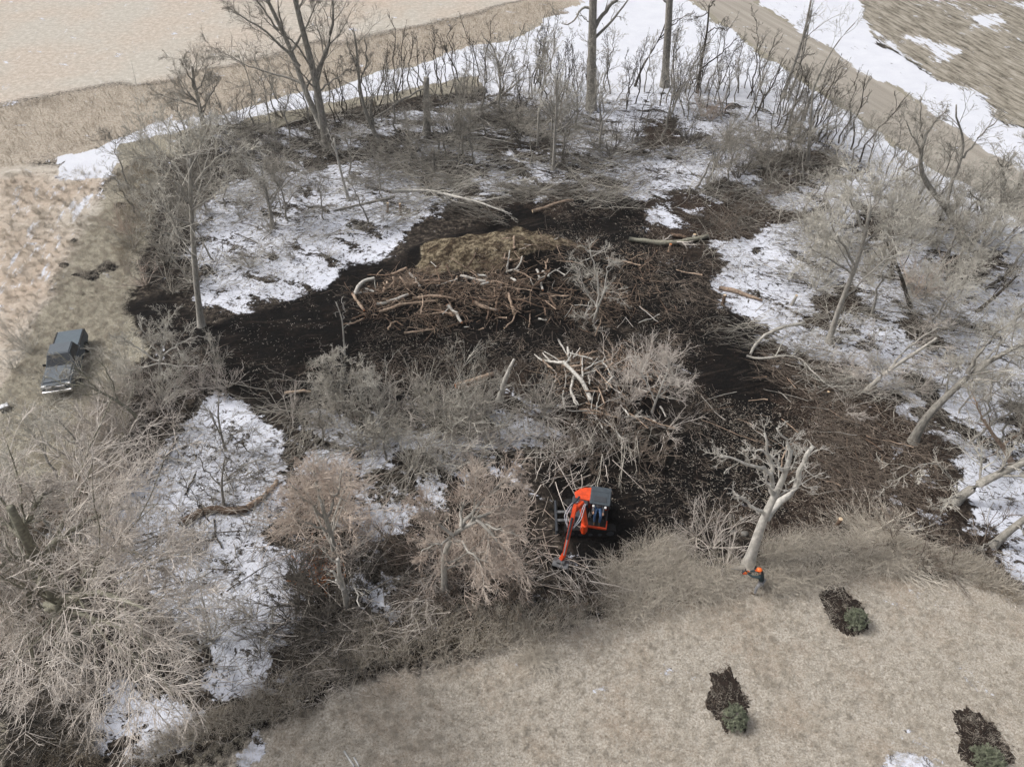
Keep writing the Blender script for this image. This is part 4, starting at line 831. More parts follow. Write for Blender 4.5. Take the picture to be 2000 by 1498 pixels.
# ------------------------------------------------------------------ pickup truck
def pickup():
    a = G(136, 642, 1.25); b = G(110, 758, .75); d = b[:2] - a[:2]; L = 5.75; hd = math.atan2(d[1], d[0]); c = (a[:2] + b[:2]) / 2
    rt = empty('pickup_truck', (c[0], c[1], gz(*c)), hd); rt.scale = (.9, .88, .9); tag(rt, 'dark grey pickup truck with covered bed parked on the mown grass behind bare twigs', 'truck')
    # lower body with wheel arches, extruded across, then upper parts; +x is the front
    def arch(cx, r, n=10): return [(cx + r * math.cos(t), .40 + r * math.sin(t)) for t in np.linspace(math.pi, 0, n)]
    low = [(-2.85, .55), (-2.85, 1.18), (-1.05, 1.20), (.95, 1.16), (2.45, 1.10), (2.80, .98), (2.86, .55), (2.45, .42)] + [(x, z) for x, z in arch(1.80, .46)][::-1] + [(1.2, .40), (-1.1, .40)] + [(x, z) for x, z in arch(-1.70, .46)][::-1] + [(-2.35, .48)]
    body = bobj('body', lambda bm: bm_prism(bm, low, -.97, .97, bev=.03), M['truck'], rt)
    bobj('hood', lambda bm: bm_prism(bm, [(.98, 1.14), (2.52, 1.08), (2.48, 1.17), (1.0, 1.26)], -.86, .86, bev=.04), M['truck'], rt)
    def cab(bm):
        lo = [(-1.02, -.93), (1.02, -.93), (1.02, .93), (-1.02, .93)]; hi = [(-.82, -.74), (.32, -.74), (.32, .74), (-.82, .74)]
        A = [bm.verts.new((x, y, 1.16)) for x, y in lo]; B = [bm.verts.new((x, y, 1.84)) for x, y in hi]
        fs = [bm.faces.new(B)] + [bm.faces.new((A[i], A[(i + 1) % 4], B[(i + 1) % 4], B[i])) for i in range(4)]; bmesh.ops.bevel(bm, geom=list({e for f in fs for e in f.edges}), offset=.05, segments=3, affect='EDGES')
    cb = bobj('cab', cab, M['truck'], rt)
    def panes(q, nm):
        def f(bm):
            v = [Vector(p) for p in q]; n = (v[1] - v[0]).cross(v[2] - v[1]).normalized()
            cc = sum(v, Vector()) / len(v)
            if n.dot(cc - Vector((0, 0, 1.3))) < 0: n = -n
            lo = [bm.verts.new(p + n * .002) for p in v]; hi = [bm.verts.new(p + n * .012) for p in v]; bm.faces.new(hi); bm.faces.new(lo[::-1])
            for i in range(len(v)): bm.faces.new((lo[i], lo[(i + 1) % len(v)], hi[(i + 1) % len(v)], hi[i]))
        bobj(nm, f, M['glass'], cb)
    Lp = lambda x0, y0, x1, y1, t: ((x0 + (x1 - x0) * t), (y0 + (y1 - y0) * t), 1.16 + .68 * t)
    panes([Lp(1.02, -.84, .32, -.66, .08), Lp(1.02, .84, .32, .66, .08), Lp(1.02, .84, .32, .68, .92), Lp(1.02, -.84, .32, -.68, .92)], 'windscreen')
    panes([Lp(-1.02, -.80, -.82, -.62, .15), Lp(-1.02, .80, -.82, .62, .15), Lp(-1.02, .8, -.82, .64, .85), Lp(-1.02, -.8, -.82, -.64, .85)], 'rear_window')
    for s in (-1, 1):
        panes([Lp(.78, s * .93, .22, s * .74, .10), Lp(-.02, s * .93, -.18, s * .74, .10), Lp(-.02, s * .93, -.18, s * .74, .88), Lp(.62, s * .93, .22, s * .74, .88)], 'side_window')
        panes([Lp(-.10, s * .93, -.24, s * .74, .10), Lp(-.86, s * .93, -.74, s * .74, .10), Lp(-.86, s * .93, -.76, s * .74, .88), Lp(-.10, s * .93, -.24, s * .74, .88)], 'side_window')
        bobj('mirror', lambda bm: bm_box(bm, (.72, s * 1.06, 1.24), (.10, .20, .18), .03), M['black'], rt)
        for x in (-.08, -.95): bobj('door_handle', lambda bm: bm_box(bm, (x + .1, s * .985, 1.02), (.16, .03, .035), .008), M['chrome'], rt)
        bobj('headlight', lambda bm: bm_box(bm, (2.74, s * .78, .98), (.16, .30, .17), .03), M['white'], rt)
        bobj('side_rail', lambda bm: bm_box(bm, (-1.95, s * .93, 1.225), (1.80, .10, .06), .02), M['black'], rt)
    bobj('bed_cover', lambda bm: bm_box(bm, (-1.95, 0, 1.235), (1.78, 1.72, .07), .02), M['tonneau'], rt)
    bobj('grille', lambda bm: bm_box(bm, (2.845, 0, .93), (.05, 1.22, .26), .01), M['black'], rt)
    bobj('front_bumper', lambda bm: (bm_box(bm, (2.93, 0, .62), (.20, 1.92, .22), .05), [bm_box(bm, (2.88, 0, .84 + .09 * k), (.05, 1.24, .03), .008) for k in range(3)]), M['chrome'], rt)
    bobj('rear_bumper', lambda bm: bm_box(bm, (-2.93, 0, .58), (.18, 1.86, .20), .04), M['chrome'], rt)
    for x in (1.80, -1.70):
        for s in (-1, 1):
            w = empty('wheel', (x, s * .90, .40)); w.parent = rt
            bobj('tyre', lambda bm: bm_cyl(bm, (0, -.13, 0), (0, .13, 0), .40, 28), M['black'], w)
            def rim(bm):
                bm_cyl(bm, (0, s * .132, 0), (0, s * .142, 0), .06, 12)
                for k in range(6):
                    t = k * math.pi / 3; bm_box(bm, (.13 * math.cos(t), s * .139, .13 * math.sin(t)), (.20, .014, .075), 0, Matrix.Rotation(-t, 3, 'Y'))
                for k in range(24):
                    t = k * math.pi / 12; bm_box(bm, (.245 * math.cos(t), s * .137, .245 * math.sin(t)), (.03, .012, .068), 0, Matrix.Rotation(-t, 3, 'Y'))
            bobj('rim', rim, M['chrome'], w)
pickup()

# ================================================================== HERO TREES
def hero(name, label, trunk, r0, r1, limbs, mb, mt, seed, crown=(7, 7, 5, 3), cl=.55, ca=.75, up=.03, tw=.015, t0=.25, extra=None, cat='tree', wig=.17, trunk_kids=0, base_sink=.2, group=None, limb_kids=1.0, n0=12, rmul=.36):
    """trunk / limbs: lists of survey points (px, py, dy) ; the first point stands on the ground, the rest in the upright plane dy metres behind it"""
    rng = np.random.default_rng(seed); g = GP(trunk[0][0], trunk[0][1]); Y0 = g[1]
    def path(pp, first_ground=False):
        out = []
        for i, q in enumerate(pp):
            if i == 0 and first_ground: out.append(g - [0, 0, base_sink]); continue
            out.append(V(q[0], q[1], Y0 + (q[2] if len(q) > 2 else 0)))
        return [p - g for p in out]
    TP, TRr = stem(path(trunk, True), r0, r1, n0, .0, rng)
    flare = np.ones(n0); flare[0] = 1.45; flare[1] = 1.12; TRr = TRr * flare
    wood = [(TP, TRr, 9)]; src = [(TP, TRr)]
    for lb in limbs:
        pts, ra, rb = lb; LP, LR = stem(path(pts), ra, rb, 10, 0, rng); LP[0, 1:] += rng.normal(size=(9, 3)) * .05
        wood.append((LP, LR, 7)); src.append((LP, LR))
    root = empty(name, g); tag(root, label, cat, group)
    link('trunk', tube_mesh('trunk', [wood[0]]), M[mb], root, smooth=True)
    for w in wood[1:]: link('limb', tube_mesh('limb', [w]), M[mb], root, smooth=True)
    c1, c2, c3, c4 = crown; br = []; tg = []
    for i, (P, Rr) in enumerate(src):
        k = trunk_kids if (i == 0 and trunk_kids is not None) else c1
        if i and limb_kids != 1: k = max(1, int(c1 * limb_kids))
        if not k: continue
        P1, R1 = children(rng, P, Rr, k, cl, ca, 8, wig, up, t0, 1, rmul, .02)
        P2, R2 = children(rng, P1, R1, c2, .55, .7, 6, wig, up, .15, 1, .6, .015)
        P3, R3 = children(rng, P2, R2, c3, .55, .65, 4, wig, up * .6, .1, 1, .6, tw)
        br.append((P1, R1, 5)); tg += [(P2, R2, 3), (P3, R3, 3)]
        if c4:
            P4, R4 = children(rng, P3, R3, c4, .65, .6, 3, .2, up * .4, .1, 1, .7, tw * .85); tg.append((P4, R4, 3))
    if br:
        clipz(br); clipz(tg); link('branches', tube_mesh('branches', br), M[mb], root); link('crown', tube_mesh('crown', tg), M[mt], root)
    return root

# felled-to-be white tree beside the sawyer
hero('dead_tree', 'big bleached dead tree leaning over the clearing beside the helmeted worker', [(1462, 1103), (1478, 1050, .2), (1492, 1010, .4), (1508, 975, .6), (1530, 940, .8), (1540, 905, 1.0), (1545, 880, 1.1)], .29, .09,
     [([(1496, 1015, .4), (1512, 990, .9), (1540, 965, 1.3), (1563, 950, 1.5), (1560, 925, 1.6), (1568, 900, 1.7), (1584, 868, 1.9)], .18, .09),
      ([(1512, 968, .6), (1507, 950, .5), (1508, 925, .5), (1508, 900, .6), (1498, 870, .7), (1494, 845, .8)], .13, .045),
      ([(1506, 925, .5), (1495, 913, .3), (1465, 908, .1), (1440, 895, 0), (1405, 888, -.1)], .10, .03),
      ([(1505, 960, .5), (1498, 940, .3), (1490, 925, .2)], .07, .03),
      ([(1505, 895, .6), (1490, 880, .5), (1462, 872, .4)], .06, .02), ([(1527, 918, .9), (1518, 900, .9), (1500, 885, 1.0)], .075, .03),
      ([(1540, 905, 1.0), (1538, 870, 1.1), (1532, 848, 1.2), (1515, 838, 1.2)], .075, .03),
      ([(1490, 1002, .4), (1470, 990, .1), (1455, 978, -.1), (1440, 966, -.2)], .10, .05), ([(1540, 945, 1.1), (1548, 937, 1.2), (1558, 936, 1.4)], .05, .02)],
     'bleached', 'bleached', 501, (6, 4, 3, 2), .34, .9, .04, .012, .50, trunk_kids=3, wig=.22, rmul=.26)
# trees across the top
hero('tree', 'large two stemmed bare tree leaning left at the snowy track', [(640, 292), (632, 250, 0), (622, 190, 0), (606, 110, 0), (590, 60, 0), (575, -10, 0), (560, -60, 0)], .42, .16,
     [([(628, 250, 0), (606, 200, .2), (585, 140, .5), (560, 80, .8), (530, 20, 1), (500, -50, 1)], .30, .12), ([(616, 150, 0), (632, 110, -.4), (650, 60, -.8), (655, 20, -.9), (640, -20, -1)], .20, .07),
      ([(585, 130, .4), (555, 95, 0), (530, 70, -.3), (490, 40, -.6), (450, 20, -.8)], .16, .04), ([(600, 170, .2), (560, 150, .8), (510, 140, 1.4), (450, 110, 2)], .13, .03), ([(622, 180, 0), (660, 150, .5), (690, 130, .8)], .09, .03),
      ([(570, 100, .6), (600, 50, 1), (620, 0, 1.4)], .12, .04), ([(545, 60, .8), (500, 0, .5), (470, -30, .2)], .1, .04)],
     'bark', 'twig_grey', 502, (8, 7, 6, 2), .5, .7, .06, .013, .2, trunk_kids=7)
hero('tree', 'straight thick grey trunk with short crooked limbs, standing in snow at the top centre', [(1155, 212), (1155, 150, 0), (1157, 80, 0), (1158, 20, 0), (1160, -60, 0)], .50, .34,
     [([(1158, 60, 0), (1175, 30, 0), (1200, 5, 0), (1220, -20, 0)], .22, .12), ([(1156, 18, 0), (1140, 10, 0), (1128, 35, -.3), (1115, 48, -.4), (1100, 48, -.5)], .14, .05), ([(1162, 75, 0), (1190, 45, .2), (1215, 20, .4), (1230, -10, .5)], .16, .06), ([(1156, 45, 0), (1140, 35, .2), (1133, 28, .3)], .07, .03)],
     'bark', 'twig_grey', 503, (4, 5, 4, 2), .45, .8, .04, .014, .3, trunk_kids=0)
hero('tree', 'tall smooth grey trunk right of the thickest trunk, rising out of view', [(1298, 170), (1301, 120, 0), (1305, 60, 0), (1308, 0, 0), (1310, -60, 0)], .44, .33, [([(1305, 10, 0), (1290, -8, 0), (1280, -20, .3)], .12, .06), ([(1306, 45, 0), (1320, 38, 0), (1345, 30, .2)], .06, .02)], 'bark', 'twig_grey', 504, (3, 4, 4, 1), .5, .8, .04, .014, .4, trunk_kids=0)
hero('tree', 'bare dark tree with one low crooked fork beside the thick trunks, near the gravel road', [(1362, 182), (1366, 150, 0), (1372, 110, 0), (1382, 60, 0), (1385, 10, 0)], .19, .07,
     [([(1368, 135, 0), (1390, 120, 0), (1425, 90, 0), (1440, 75, 0)], .09, .03), ([(1346, 175, .3), (1352, 160, .3), (1370, 140, .1)], .12, .08), ([(1382, 65, 0), (1400, 55, 0), (1420, 60, .2)], .06, .02), ([(1385, 25, 0), (1365, 35, 0), (1345, 40, 0)], .06, .02), ([(1386, 15, 0), (1400, -5, 0)], .07, .04)], 'bark_dark', 'twig_dark', 505, (6, 5, 4, 2), .45, .8, .05, .013, .3, trunk_kids=5)
hero('tree', 'slim curved dark stem leaning right between the two thick trunks', [(1240, 168), (1250, 140, 0), (1270, 105, 0), (1290, 75, 0), (1300, 45, 0)], .13, .06, [([(1290, 75, 0), (1320, 45, 0), (1345, 25, 0)], .07, .03)], 'bark_dark', 'twig_dark', 506, (5, 4, 4, 2), .5, .7, .04, .012, .3, trunk_kids=4)
hero('tree', 'slender tree leaning right across the gravel road, highest of the roadside trees', [(1528, 192), (1545, 145, 0), (1560, 100, 0), (1573, 60, 0), (1583, 10, 0), (1590, -40, 0)], .20, .07, [([(1555, 118, 0), (1570, 108, 0), (1592, 105, 0)], .07, .03), ([(1570, 75, 0), (1582, 40, 0), (1590, 0, 0)], .08, .03)], 'bark', 'twig_grey', 507, (5, 5, 4, 2), .4, .7, .06, .013, .25, trunk_kids=6)
hero('tree', 'second thin stem close behind the slender leaning roadside tree', [(1538, 196), (1556, 150, 0), (1572, 95, 0), (1580, 50, 0)], .13, .05, [], 'bark', 'twig_grey', 508, (5, 4, 4, 2), .4, .7, .06, .012, .25, trunk_kids=6)
hero('tree', 'thin tree leaning far right whose tip crosses the gravel road', [(1570, 235), (1590, 170, 0), (1612, 120, 0), (1640, 75, 0), (1670, 45, 0)], .13, .04, [([(1600, 150, 0), (1620, 140, 0), (1645, 120, .3)], .05, .02)], 'bark', 'twig_grey', 509, (4, 4, 4, 2), .4, .7, .06, .012, .3, trunk_kids=6)
hero('tree', 'small forked grey tree standing before the snowy track at top centre', [(976, 150), (975, 130, 0), (968, 110, 0), (962, 88, 0), (945, 75, 0)], .17, .05, [([(978, 130, 0), (985, 110, 0), (994, 95, 0), (1000, 70, 0)], .10, .04), ([(970, 115, 0), (950, 95, 0), (940, 80, 0)], .05, .02), ([(966, 100, 0), (972, 75, 0), (978, 60, 0)], .05, .02)], 'bark', 'twig_grey', 510, (5, 5, 4, 2), .45, .8, .05, .012, .3, trunk_kids=3)
hero('tree', 'leaning grey tree with a broken second stem left of the tall broken snag', [(742, 275), (725, 250, 0), (710, 210, 0), (700, 160, 0), (698, 100, 0), (690, 55, 0)], .22, .06, [([(730, 258, 0), (726, 230, .2), (723, 195, .3)], .16, .12), ([(702, 170, 0), (718, 120, 0), (712, 70, 0)], .10, .04), ([(700, 130, 0), (682, 100, 0), (676, 70, 0)], .08, .03)], 'bark', 'twig_grey', 511, (6, 5, 5, 2), .45, .7, .06, .012, .25, trunk_kids=5)
hero('tree', 'round headed bare tree standing beyond the snowy track at upper left', [(400, 252), (394, 230, 0), (386, 190, 0), (378, 160, 0), (375, 130, 0)], .26, .08, [([(392, 215, 0), (410, 190, 0), (425, 165, 0)], .10, .04), ([(388, 205, 0), (360, 180, .3), (345, 150, .5)], .11, .04), ([(384, 180, 0), (400, 150, .5), (405, 120, .6)], .09, .03), ([(380, 175, 0), (365, 140, -.3), (350, 115, -.4)], .09, .03), ([(390, 210, 0), (340, 195, -.5), (305, 180, -.8)], .09, .03)], 'bark', 'twig_grey', 512, (8, 8, 6, 3), .6, .7, .05, .012, .15, trunk_kids=6)
hero('tree', 'tall pale trunk at the left end of the black soil, with feathery grey crown', [(392, 636), (386, 580, 0), (380, 520, 0), (376, 440, 0), (370, 370, 0), (372, 310, 0)], .22, .10,
     [([(374, 400, 0), (340, 350, 0), (290, 310, 0)], .09, .03), ([(372, 370, 0), (410, 320, .4), (450, 290, .6)], .09, .03), ([(371, 340, 0), (360, 290, 0), (345, 240, 0)], .09, .03), ([(372, 330, 0), (395, 280, .3), (410, 240, .4)], .09, .03), ([(374, 410, 0), (420, 380, -.4), (470, 350, -.6)], .08, .03), ([(375, 440, 0), (330, 420, -.4), (280, 390, -.6)], .08, .03), ([(372, 360, 0), (320, 300, 1), (280, 260, 1.5)], .08, .03)],
     'bark_pale', 'twig_pale', 513, (8, 8, 5, 2), .62, .75, .02, .015, .12, trunk_kids=4, wig=.12)
hero('dead_tree', 'tall thick broken snag with splintered brown top behind the fallen pale limbs', [(833, 262), (834, 220, 0), (832, 180, 0), (833, 152, 0)], .40, .26, [([(830, 172, 0), (800, 185, -.3), (765, 208, -.6), (738, 228, -.8), (700, 245, -1)], .10, .05), ([(838, 172, 0), (855, 188, -.3), (872, 205, -.6)], .05, .02), ([(828, 168, 0), (815, 145, .2), (795, 122, .4)], .07, .03)], 'bark', 'twig_grey', 514, (3, 4, 4, 2), .4, .8, .0, .013, .3, trunk_kids=0)
hero('tree', 'grey forked tree standing in the snow at the left of the wood', [(532, 445), (528, 410, 0), (520, 380, 0), (508, 320, 0)], .18, .07, [([(527, 400, 0), (548, 370, 0), (580, 340, 0)], .09, .03), ([(520, 375, 0), (500, 350, .3), (480, 315, .4)], .08, .03), ([(526, 390, 0), (560, 345, .4), (590, 330, .6)], .06, .02)], 'bark', 'twig_grey', 515, (7, 7, 5, 2), .55, .8, .04, .012, .2, trunk_kids=5)
hero('dead_tree', 'thin pale leaning broken trunk between snow and the long dark log', [(680, 388), (668, 345, 0), (657, 300, 0), (652, 270, 0)], .13, .07, [([(658, 305, 0), (648, 280, 0), (640, 255, 0)], .05, .03)], 'bleached', 'twig_grey', 516, (3, 3, 3, 0), .4, .8, .0, .013, .3, trunk_kids=2)
hero('tree', 'slim straight grey tree standing in the middle of the dark brush at upper centre', [(1080, 335), (1082, 300, 0), (1084, 250, 0), (1088, 200, 0), (1085, 150, 0)], .15, .05, [([(1083, 270, 0), (1110, 240, 0), (1140, 215, 0)], .07, .02), ([(1085, 240, 0), (1060, 200, 0), (1050, 170, 0)], .07, .02), ([(1086, 225, 0), (1110, 190, .3), (1120, 160, .4)], .06, .02)], 'bark_pale', 'twig_pale', 517, (7, 7, 6, 2), .55, .8, .03, .012, .2, trunk_kids=5)
hero('dead_tree', 'short pale dead stem just left of the slim straight grey tree', [(1050, 288), (1051, 250, 0), (1053, 212, 0)], .13, .10, [], 'bark_pale', 'twig_pale', 518, (0, 0, 0, 0), trunk_kids=0)
hero('tree', 'grey stem carrying pale branches in the dark brush above the far soil', [(846, 335), (848, 310, 0), (846, 288, 0)], .14, .10, [], 'bark', 'twig_grey', 519, (3, 4, 4, 1), .9, .9, .0, .012, .5, trunk_kids=4)
hero('tree', 'pale barked tree with forked top among dark shrubs left of the gravel road', [(1577, 325), (1580, 290, 0), (1582, 260, 0), (1586, 200, 0), (1590, 160, 0)], .20, .05, [([(1580, 280, 0), (1560, 300, -.5), (1556, 320, -.7)], .05, .03), ([(1582, 265, 0), (1565, 240, .3), (1550, 225, .5)], .07, .02), ([(1583, 250, 0), (1605, 220, 0), (1620, 190, 0)], .07, .02)], 'bark_pale', 'twig_grey', 520, (6, 6, 5, 2), .5, .8, .04, .012, .2, trunk_kids=5)
hero('tree', 'thick crooked dark tree leaning left towards the gravel road at right', [(1888, 478), (1870, 435, 0), (1840, 395, 0), (1812, 365, 0), (1790, 325, 0), (1800, 290, 0), (1808, 262, 0)], .34, .10,
     [([(1800, 300, 0), (1780, 262, 0), (1770, 235, 0)], .08, .03), ([(1808, 265, 0), (1825, 240, 0), (1850, 215, 0)], .09, .03), ([(1805, 275, 0), (1795, 240, .3), (1800, 200, .5)], .07, .03), ([(1850, 405, 0), (1858, 360, .4), (1880, 310, .8), (1890, 280, 1), (1870, 240, 1), (1865, 205, 1)], .14, .05), ([(1882, 310, .8), (1902, 280, 1), (1925, 255, 1.2), (1960, 225, 1.4)], .09, .03), ([(1790, 325, 0), (1770, 330, -.3), (1762, 365, -.5)], .09, .05)],
     'bark', 'twig_grey', 521, (6, 6, 5, 2), .45, .75, .04, .013, .2, trunk_kids=4)
hero('tree', 'thick pale trunk leaning right beside the crooked dark tree at right edge', [(1892, 480), (1920, 440, 0), (1950, 405, 0), (1985, 370, 0), (2030, 320, 0)], .32, .15, [([(1925, 435, 0), (1915, 395, 0), (1890, 370, 0)], .10, .04), ([(1960, 395, 0), (1965, 350, .4), (1950, 310, .6)], .12, .04), ([(1990, 365, 0), (2010, 330, -.5), (2020, 280, -.8)], .12, .04)], 'bark', 'twig_pale', 522, (7, 7, 6, 2), .5, .8, .02, .012, .2, trunk_kids=5)
hero('tree', 'tall pale tree leaning right out of the snow with a broad feathery grey crown', [(1618, 672), (1632, 620, 0), (1655, 560, 0), (1680, 500, 0), (1692, 450, 0), (1700, 400, 0)], .20, .08,
     [([(1672, 520, 0), (1640, 470, 0), (1620, 430, 0)], .09, .03), ([(1685, 480, 0), (1730, 430, 0), (1760, 400, 0)], .09, .03), ([(1690, 460, 0), (1670, 410, .3), (1655, 370, .5)], .08, .03), ([(1696, 430, 0), (1720, 380, .2), (1740, 350, .4)], .08, .03), ([(1680, 490, 0), (1730, 470, -.4), (1770, 460, -.6)], .08, .03), ([(1664, 535, 0), (1610, 500, -.3), (1580, 480, -.4)], .07, .03)],
     'bark_pale', 'twig_pale', 523, (8, 8, 6, 2), .55, .85, .01, .016, .15, trunk_kids=4)
hero('tree', 'thick leaning trunk by the round snow patch, branching towards the right edge', [(1786, 860), (1800, 825, 0), (1830, 790, 0), (1862, 765, 0), (1890, 730, 0), (1940, 700, 0), (2000, 670, 0)], .26, .10,
     [([(1870, 760, 0), (1900, 740, -.5), (1950, 745, -1)], .09, .03), ([(1890, 730, 0), (1910, 690, .3), (1960, 640, .6)], .12, .04), ([(1930, 705, 0), (1960, 690, -.6), (2010, 700, -1)], .09, .03), ([(1845, 778, 0), (1850, 745, .3), (1870, 700, .6)], .06, .03)], 'bark', 'twig_pale', 524, (6, 7, 5, 2), .5, .8, .02, .012, .2, trunk_kids=4)
hero('tree', 'pale trunk leaning low to the right from brown brush below the bent branches', [(1690, 765), (1715, 740, 0), (1745, 715, 0), (1780, 695, 0), (1830, 660, 0)], .17, .07, [([(1745, 715, 0), (1770, 680, .3), (1830, 640, .6)], .08, .03), ([(1760, 705, 0), (1800, 720, -.5), (1840, 715, -.8)], .07, .02)], 'bark_pale', 'twig_tan', 525, (7, 7, 5, 2), .55, .85, .0, .012, .2, trunk_kids=4)
hero('tree', 'brown stem leaning right in the snow near the right edge, below the large leaning trunk', [(1985, 905), (1965, 880, 0), (1940, 850, 0), (1920, 820, 0)], .17, .06, [([(1960, 870, 0), (2000, 840, 0), (2030, 820, 0)], .08, .04), ([(1925, 825, 0), (1910, 800, 0), (1900, 780, 0)], .05, .02)], 'log_tan', 'twig_pale', 526, (5, 6, 5, 2), .5, .8, .0, .012, .2, trunk_kids=4)
hero('tree', 'grey trunk leaning right over brown litter at the lower right corner of the wood', [(1942, 1062), (1965, 1042, 0), (1990, 1022, 0), (2040, 985, 0)], .22, .12, [([(1950, 1055, 0), (1925, 1060, -.6), (1905, 1082, -.9)], .05, .02)], 'bark', 'twig_grey', 527, (4, 5, 4, 2), .5, .8, .0, .012, .2, trunk_kids=3)
hero('tree', 'wide pale trunk lying low out of brown litter at the right edge', [(1865, 978), (1895, 955, 0), (1930, 935, 0), (1975, 915, 0), (2040, 885, 0)], .26, .14, [([(1880, 965, 0), (1850, 975, -.6), (1838, 990, -.9)], .06, .03), ([(1870, 960, 0), (1840, 900, .3), (1800, 905, .3), (1765, 930, .2)], .04, .02)], 'bark', 'twig_pale', 528, (5, 6, 5, 2), .5, .8, .0, .012, .2, trunk_kids=4)
for bx, by, tx, ty, lab in ((1745, 545, 1735, 440, 'dark trunk behind the feathery grey crown, standing in snow'), (1780, 600, 1730, 470, 'slim dark stem leaning left behind the feathery grey crown'), (1930, 560, 1990, 520, 'dark stem leaning right near the right edge above the snow'), (1905, 610, 1985, 540, 'grey leaning stem at the right edge of the snowy thicket')):
    hero('tree', lab, [(bx, by), ((bx + tx) / 2 + 4, (by + ty) / 2, 0), (tx, ty, 0)], .15, .06, [], 'bark_dark', 'twig_grey', bx, (6, 6, 5, 2), .6, .85, .02, .012, .3, trunk_kids=7)
# lower left and lower centre
hero('tree', 'huge tan feathery bare tree filling the lower left corner, trunk leaning left', [(152, 1292), (128, 1225, 0), (100, 1140, 0), (70, 1085, 0), (40, 1035, 0), (20, 990, 0)], .42, .12,
     [([(95, 1190, -.5), (130, 1165, -1.2), (180, 1152, -1.8), (230, 1160, -2.4), (290, 1190, -3)], .17, .05), ([(90, 1180, -.4), (130, 1190, -1.5), (190, 1215, -2.5), (260, 1230, -3.2)], .14, .04), ([(75, 1090, 0), (120, 1050, .3), (180, 1010, .5), (225, 985, .6)], .15, .04),
      ([(55, 1060, 0), (20, 1030, .5), (-20, 1010, 1)], .12, .04), ([(85, 1120, 0), (60, 1180, -1.5), (55, 1260, -2.5), (90, 1330, -3.2)], .13, .04), ([(45, 1040, 0), (60, 1000, .5), (90, 960, .8)], .10, .03), ([(70, 1085, 0), (10, 1100, -.8), (-40, 1130, -1.4)], .12, .04),
      ([(100, 1140, 0), (20, 1180, -2), (-40, 1230, -3)], .12, .04), ([(130, 1050, .3), (180, 1080, 0), (240, 1070, -.4), (300, 1100, -1)], .09, .03)],
     'bark_moss', 'twig_tan', 530, (14, 9, 6, 2), .66, .62, -.01, .0125, .10, trunk_kids=10, wig=.085)
hero('tree', 'wide pinkish feathery bare tree at the lower centre, left of the orange excavator', [(868, 1158), (867, 1120, 0), (866, 1085, 0), (880, 1050, 0), (895, 1030, 0), (930, 1018, .2)], .17, .09,
     [([(930, 1015, .2), (950, 1025, 0), (970, 1060, -.6), (985, 1085, -.8), (1010, 1110, -1)], .09, .03), ([(900, 1030, 0), (920, 1000, .5), (960, 960, 1.2), (1000, 930, 1.8)], .09, .03), ([(920, 1018, .2), (960, 1000, .6), (1005, 985, 1)], .08, .03), ([(885, 1045, 0), (850, 1020, .2), (825, 985, .5)], .08, .03), ([(900, 1028, 0), (905, 980, .8), (910, 930, 1.4)], .08, .03), ([(940, 1020, .2), (970, 1035, -.3), (1010, 1042, -.4)], .07, .03), ([(885, 1050, 0), (920, 1080, -1), (960, 1120, -1.6)], .07, .03), ([(880, 1050, 0), (860, 1060, -.6), (820, 1080, -1)], .06, .03)],
     'bark_pale', 'twig_pink', 531, (11, 9, 6, 2), .56, .62, .0, .0115, .12, trunk_kids=4, wig=.09)
hero('tree', 'pinkish bushy bare tree with a torn pale trunk above the orange glow in the brush', [(655, 1095), (650, 1060, 0), (640, 1020, 0), (628, 985, 0)], .18, .08, [([(640, 1020, 0), (600, 980, 0), (570, 950, 0)], .08, .03), ([(638, 1010, 0), (660, 960, .4), (670, 920, .6)], .08, .03), ([(630, 990, 0), (620, 950, .6), (610, 920, .8)], .07, .03), ([(645, 1040, 0), (600, 1020, -.5), (560, 1010, -.8)], .07, .03)], 'bark_pale', 'twig_pink', 532, (9, 8, 6, 2), .66, .7, -.02, .012, .10, trunk_kids=6, wig=.10)
hero('dead_tree', 'pale bare shrubby tree with stiff radiating branches left of the black soil', [(310, 738), (312, 715, 0), (315, 690, 0)], .13, .09, [([(313, 705, 0), (320, 660, .4), (325, 618, .8)], .07, .025), ([(313, 705, 0), (270, 680, .2), (235, 660, .3)], .07, .025), ([(314, 700, 0), (350, 670, .2), (390, 655, .3)], .07, .025), ([(312, 710, 0), (350, 715, -.5), (385, 715, -.8)], .06, .025), ([(312, 710, 0), (270, 720, -.5), (235, 735, -.8)], .06, .025), ([(312, 715, 0), (330, 745, -.8), (350, 775, -1.2)], .06, .025), ([(314, 700, 0), (290, 660, .6), (272, 635, .8)], .06, .025)], 'bleached', 'twig_pale', 533, (9, 7, 5, 2), .5, .7, .0, .011, .15, trunk_kids=3)
hero('tree', 'bare grey branches reaching across the truck from a leaning greenish stem', [(280, 830), (255, 800, 0), (215, 775, 0), (175, 755, 0), (150, 745, 0)], .13, .04, [([(200, 768, 0), (170, 770, -.4), (145, 765, -.6)], .05, .02), ([(190, 762, 0), (150, 720, .3), (110, 690, .5)], .05, .02), ([(180, 758, 0), (130, 750, 0), (90, 735, 0)], .05, .02), ([(230, 785, 0), (220, 740, .4), (190, 700, .7)], .05, .02)], 'bark_moss', 'twig_grey', 534, (6, 6, 5, 2), .6, .8, .0, .009, .2, trunk_kids=5)
hero('tree', 'sparse leaning sapling over pale grass above the huge tan tree', [(180, 935), (150, 900, 0), (110, 880, 0), (85, 860, 0)], .08, .03, [([(172, 910, 0), (150, 860, 0), (105, 815, 0)], .06, .02)], 'bark', 'twig_pale', 535, (5, 4, 4, 1), .5, .6, .0, .011, .25, trunk_kids=4)
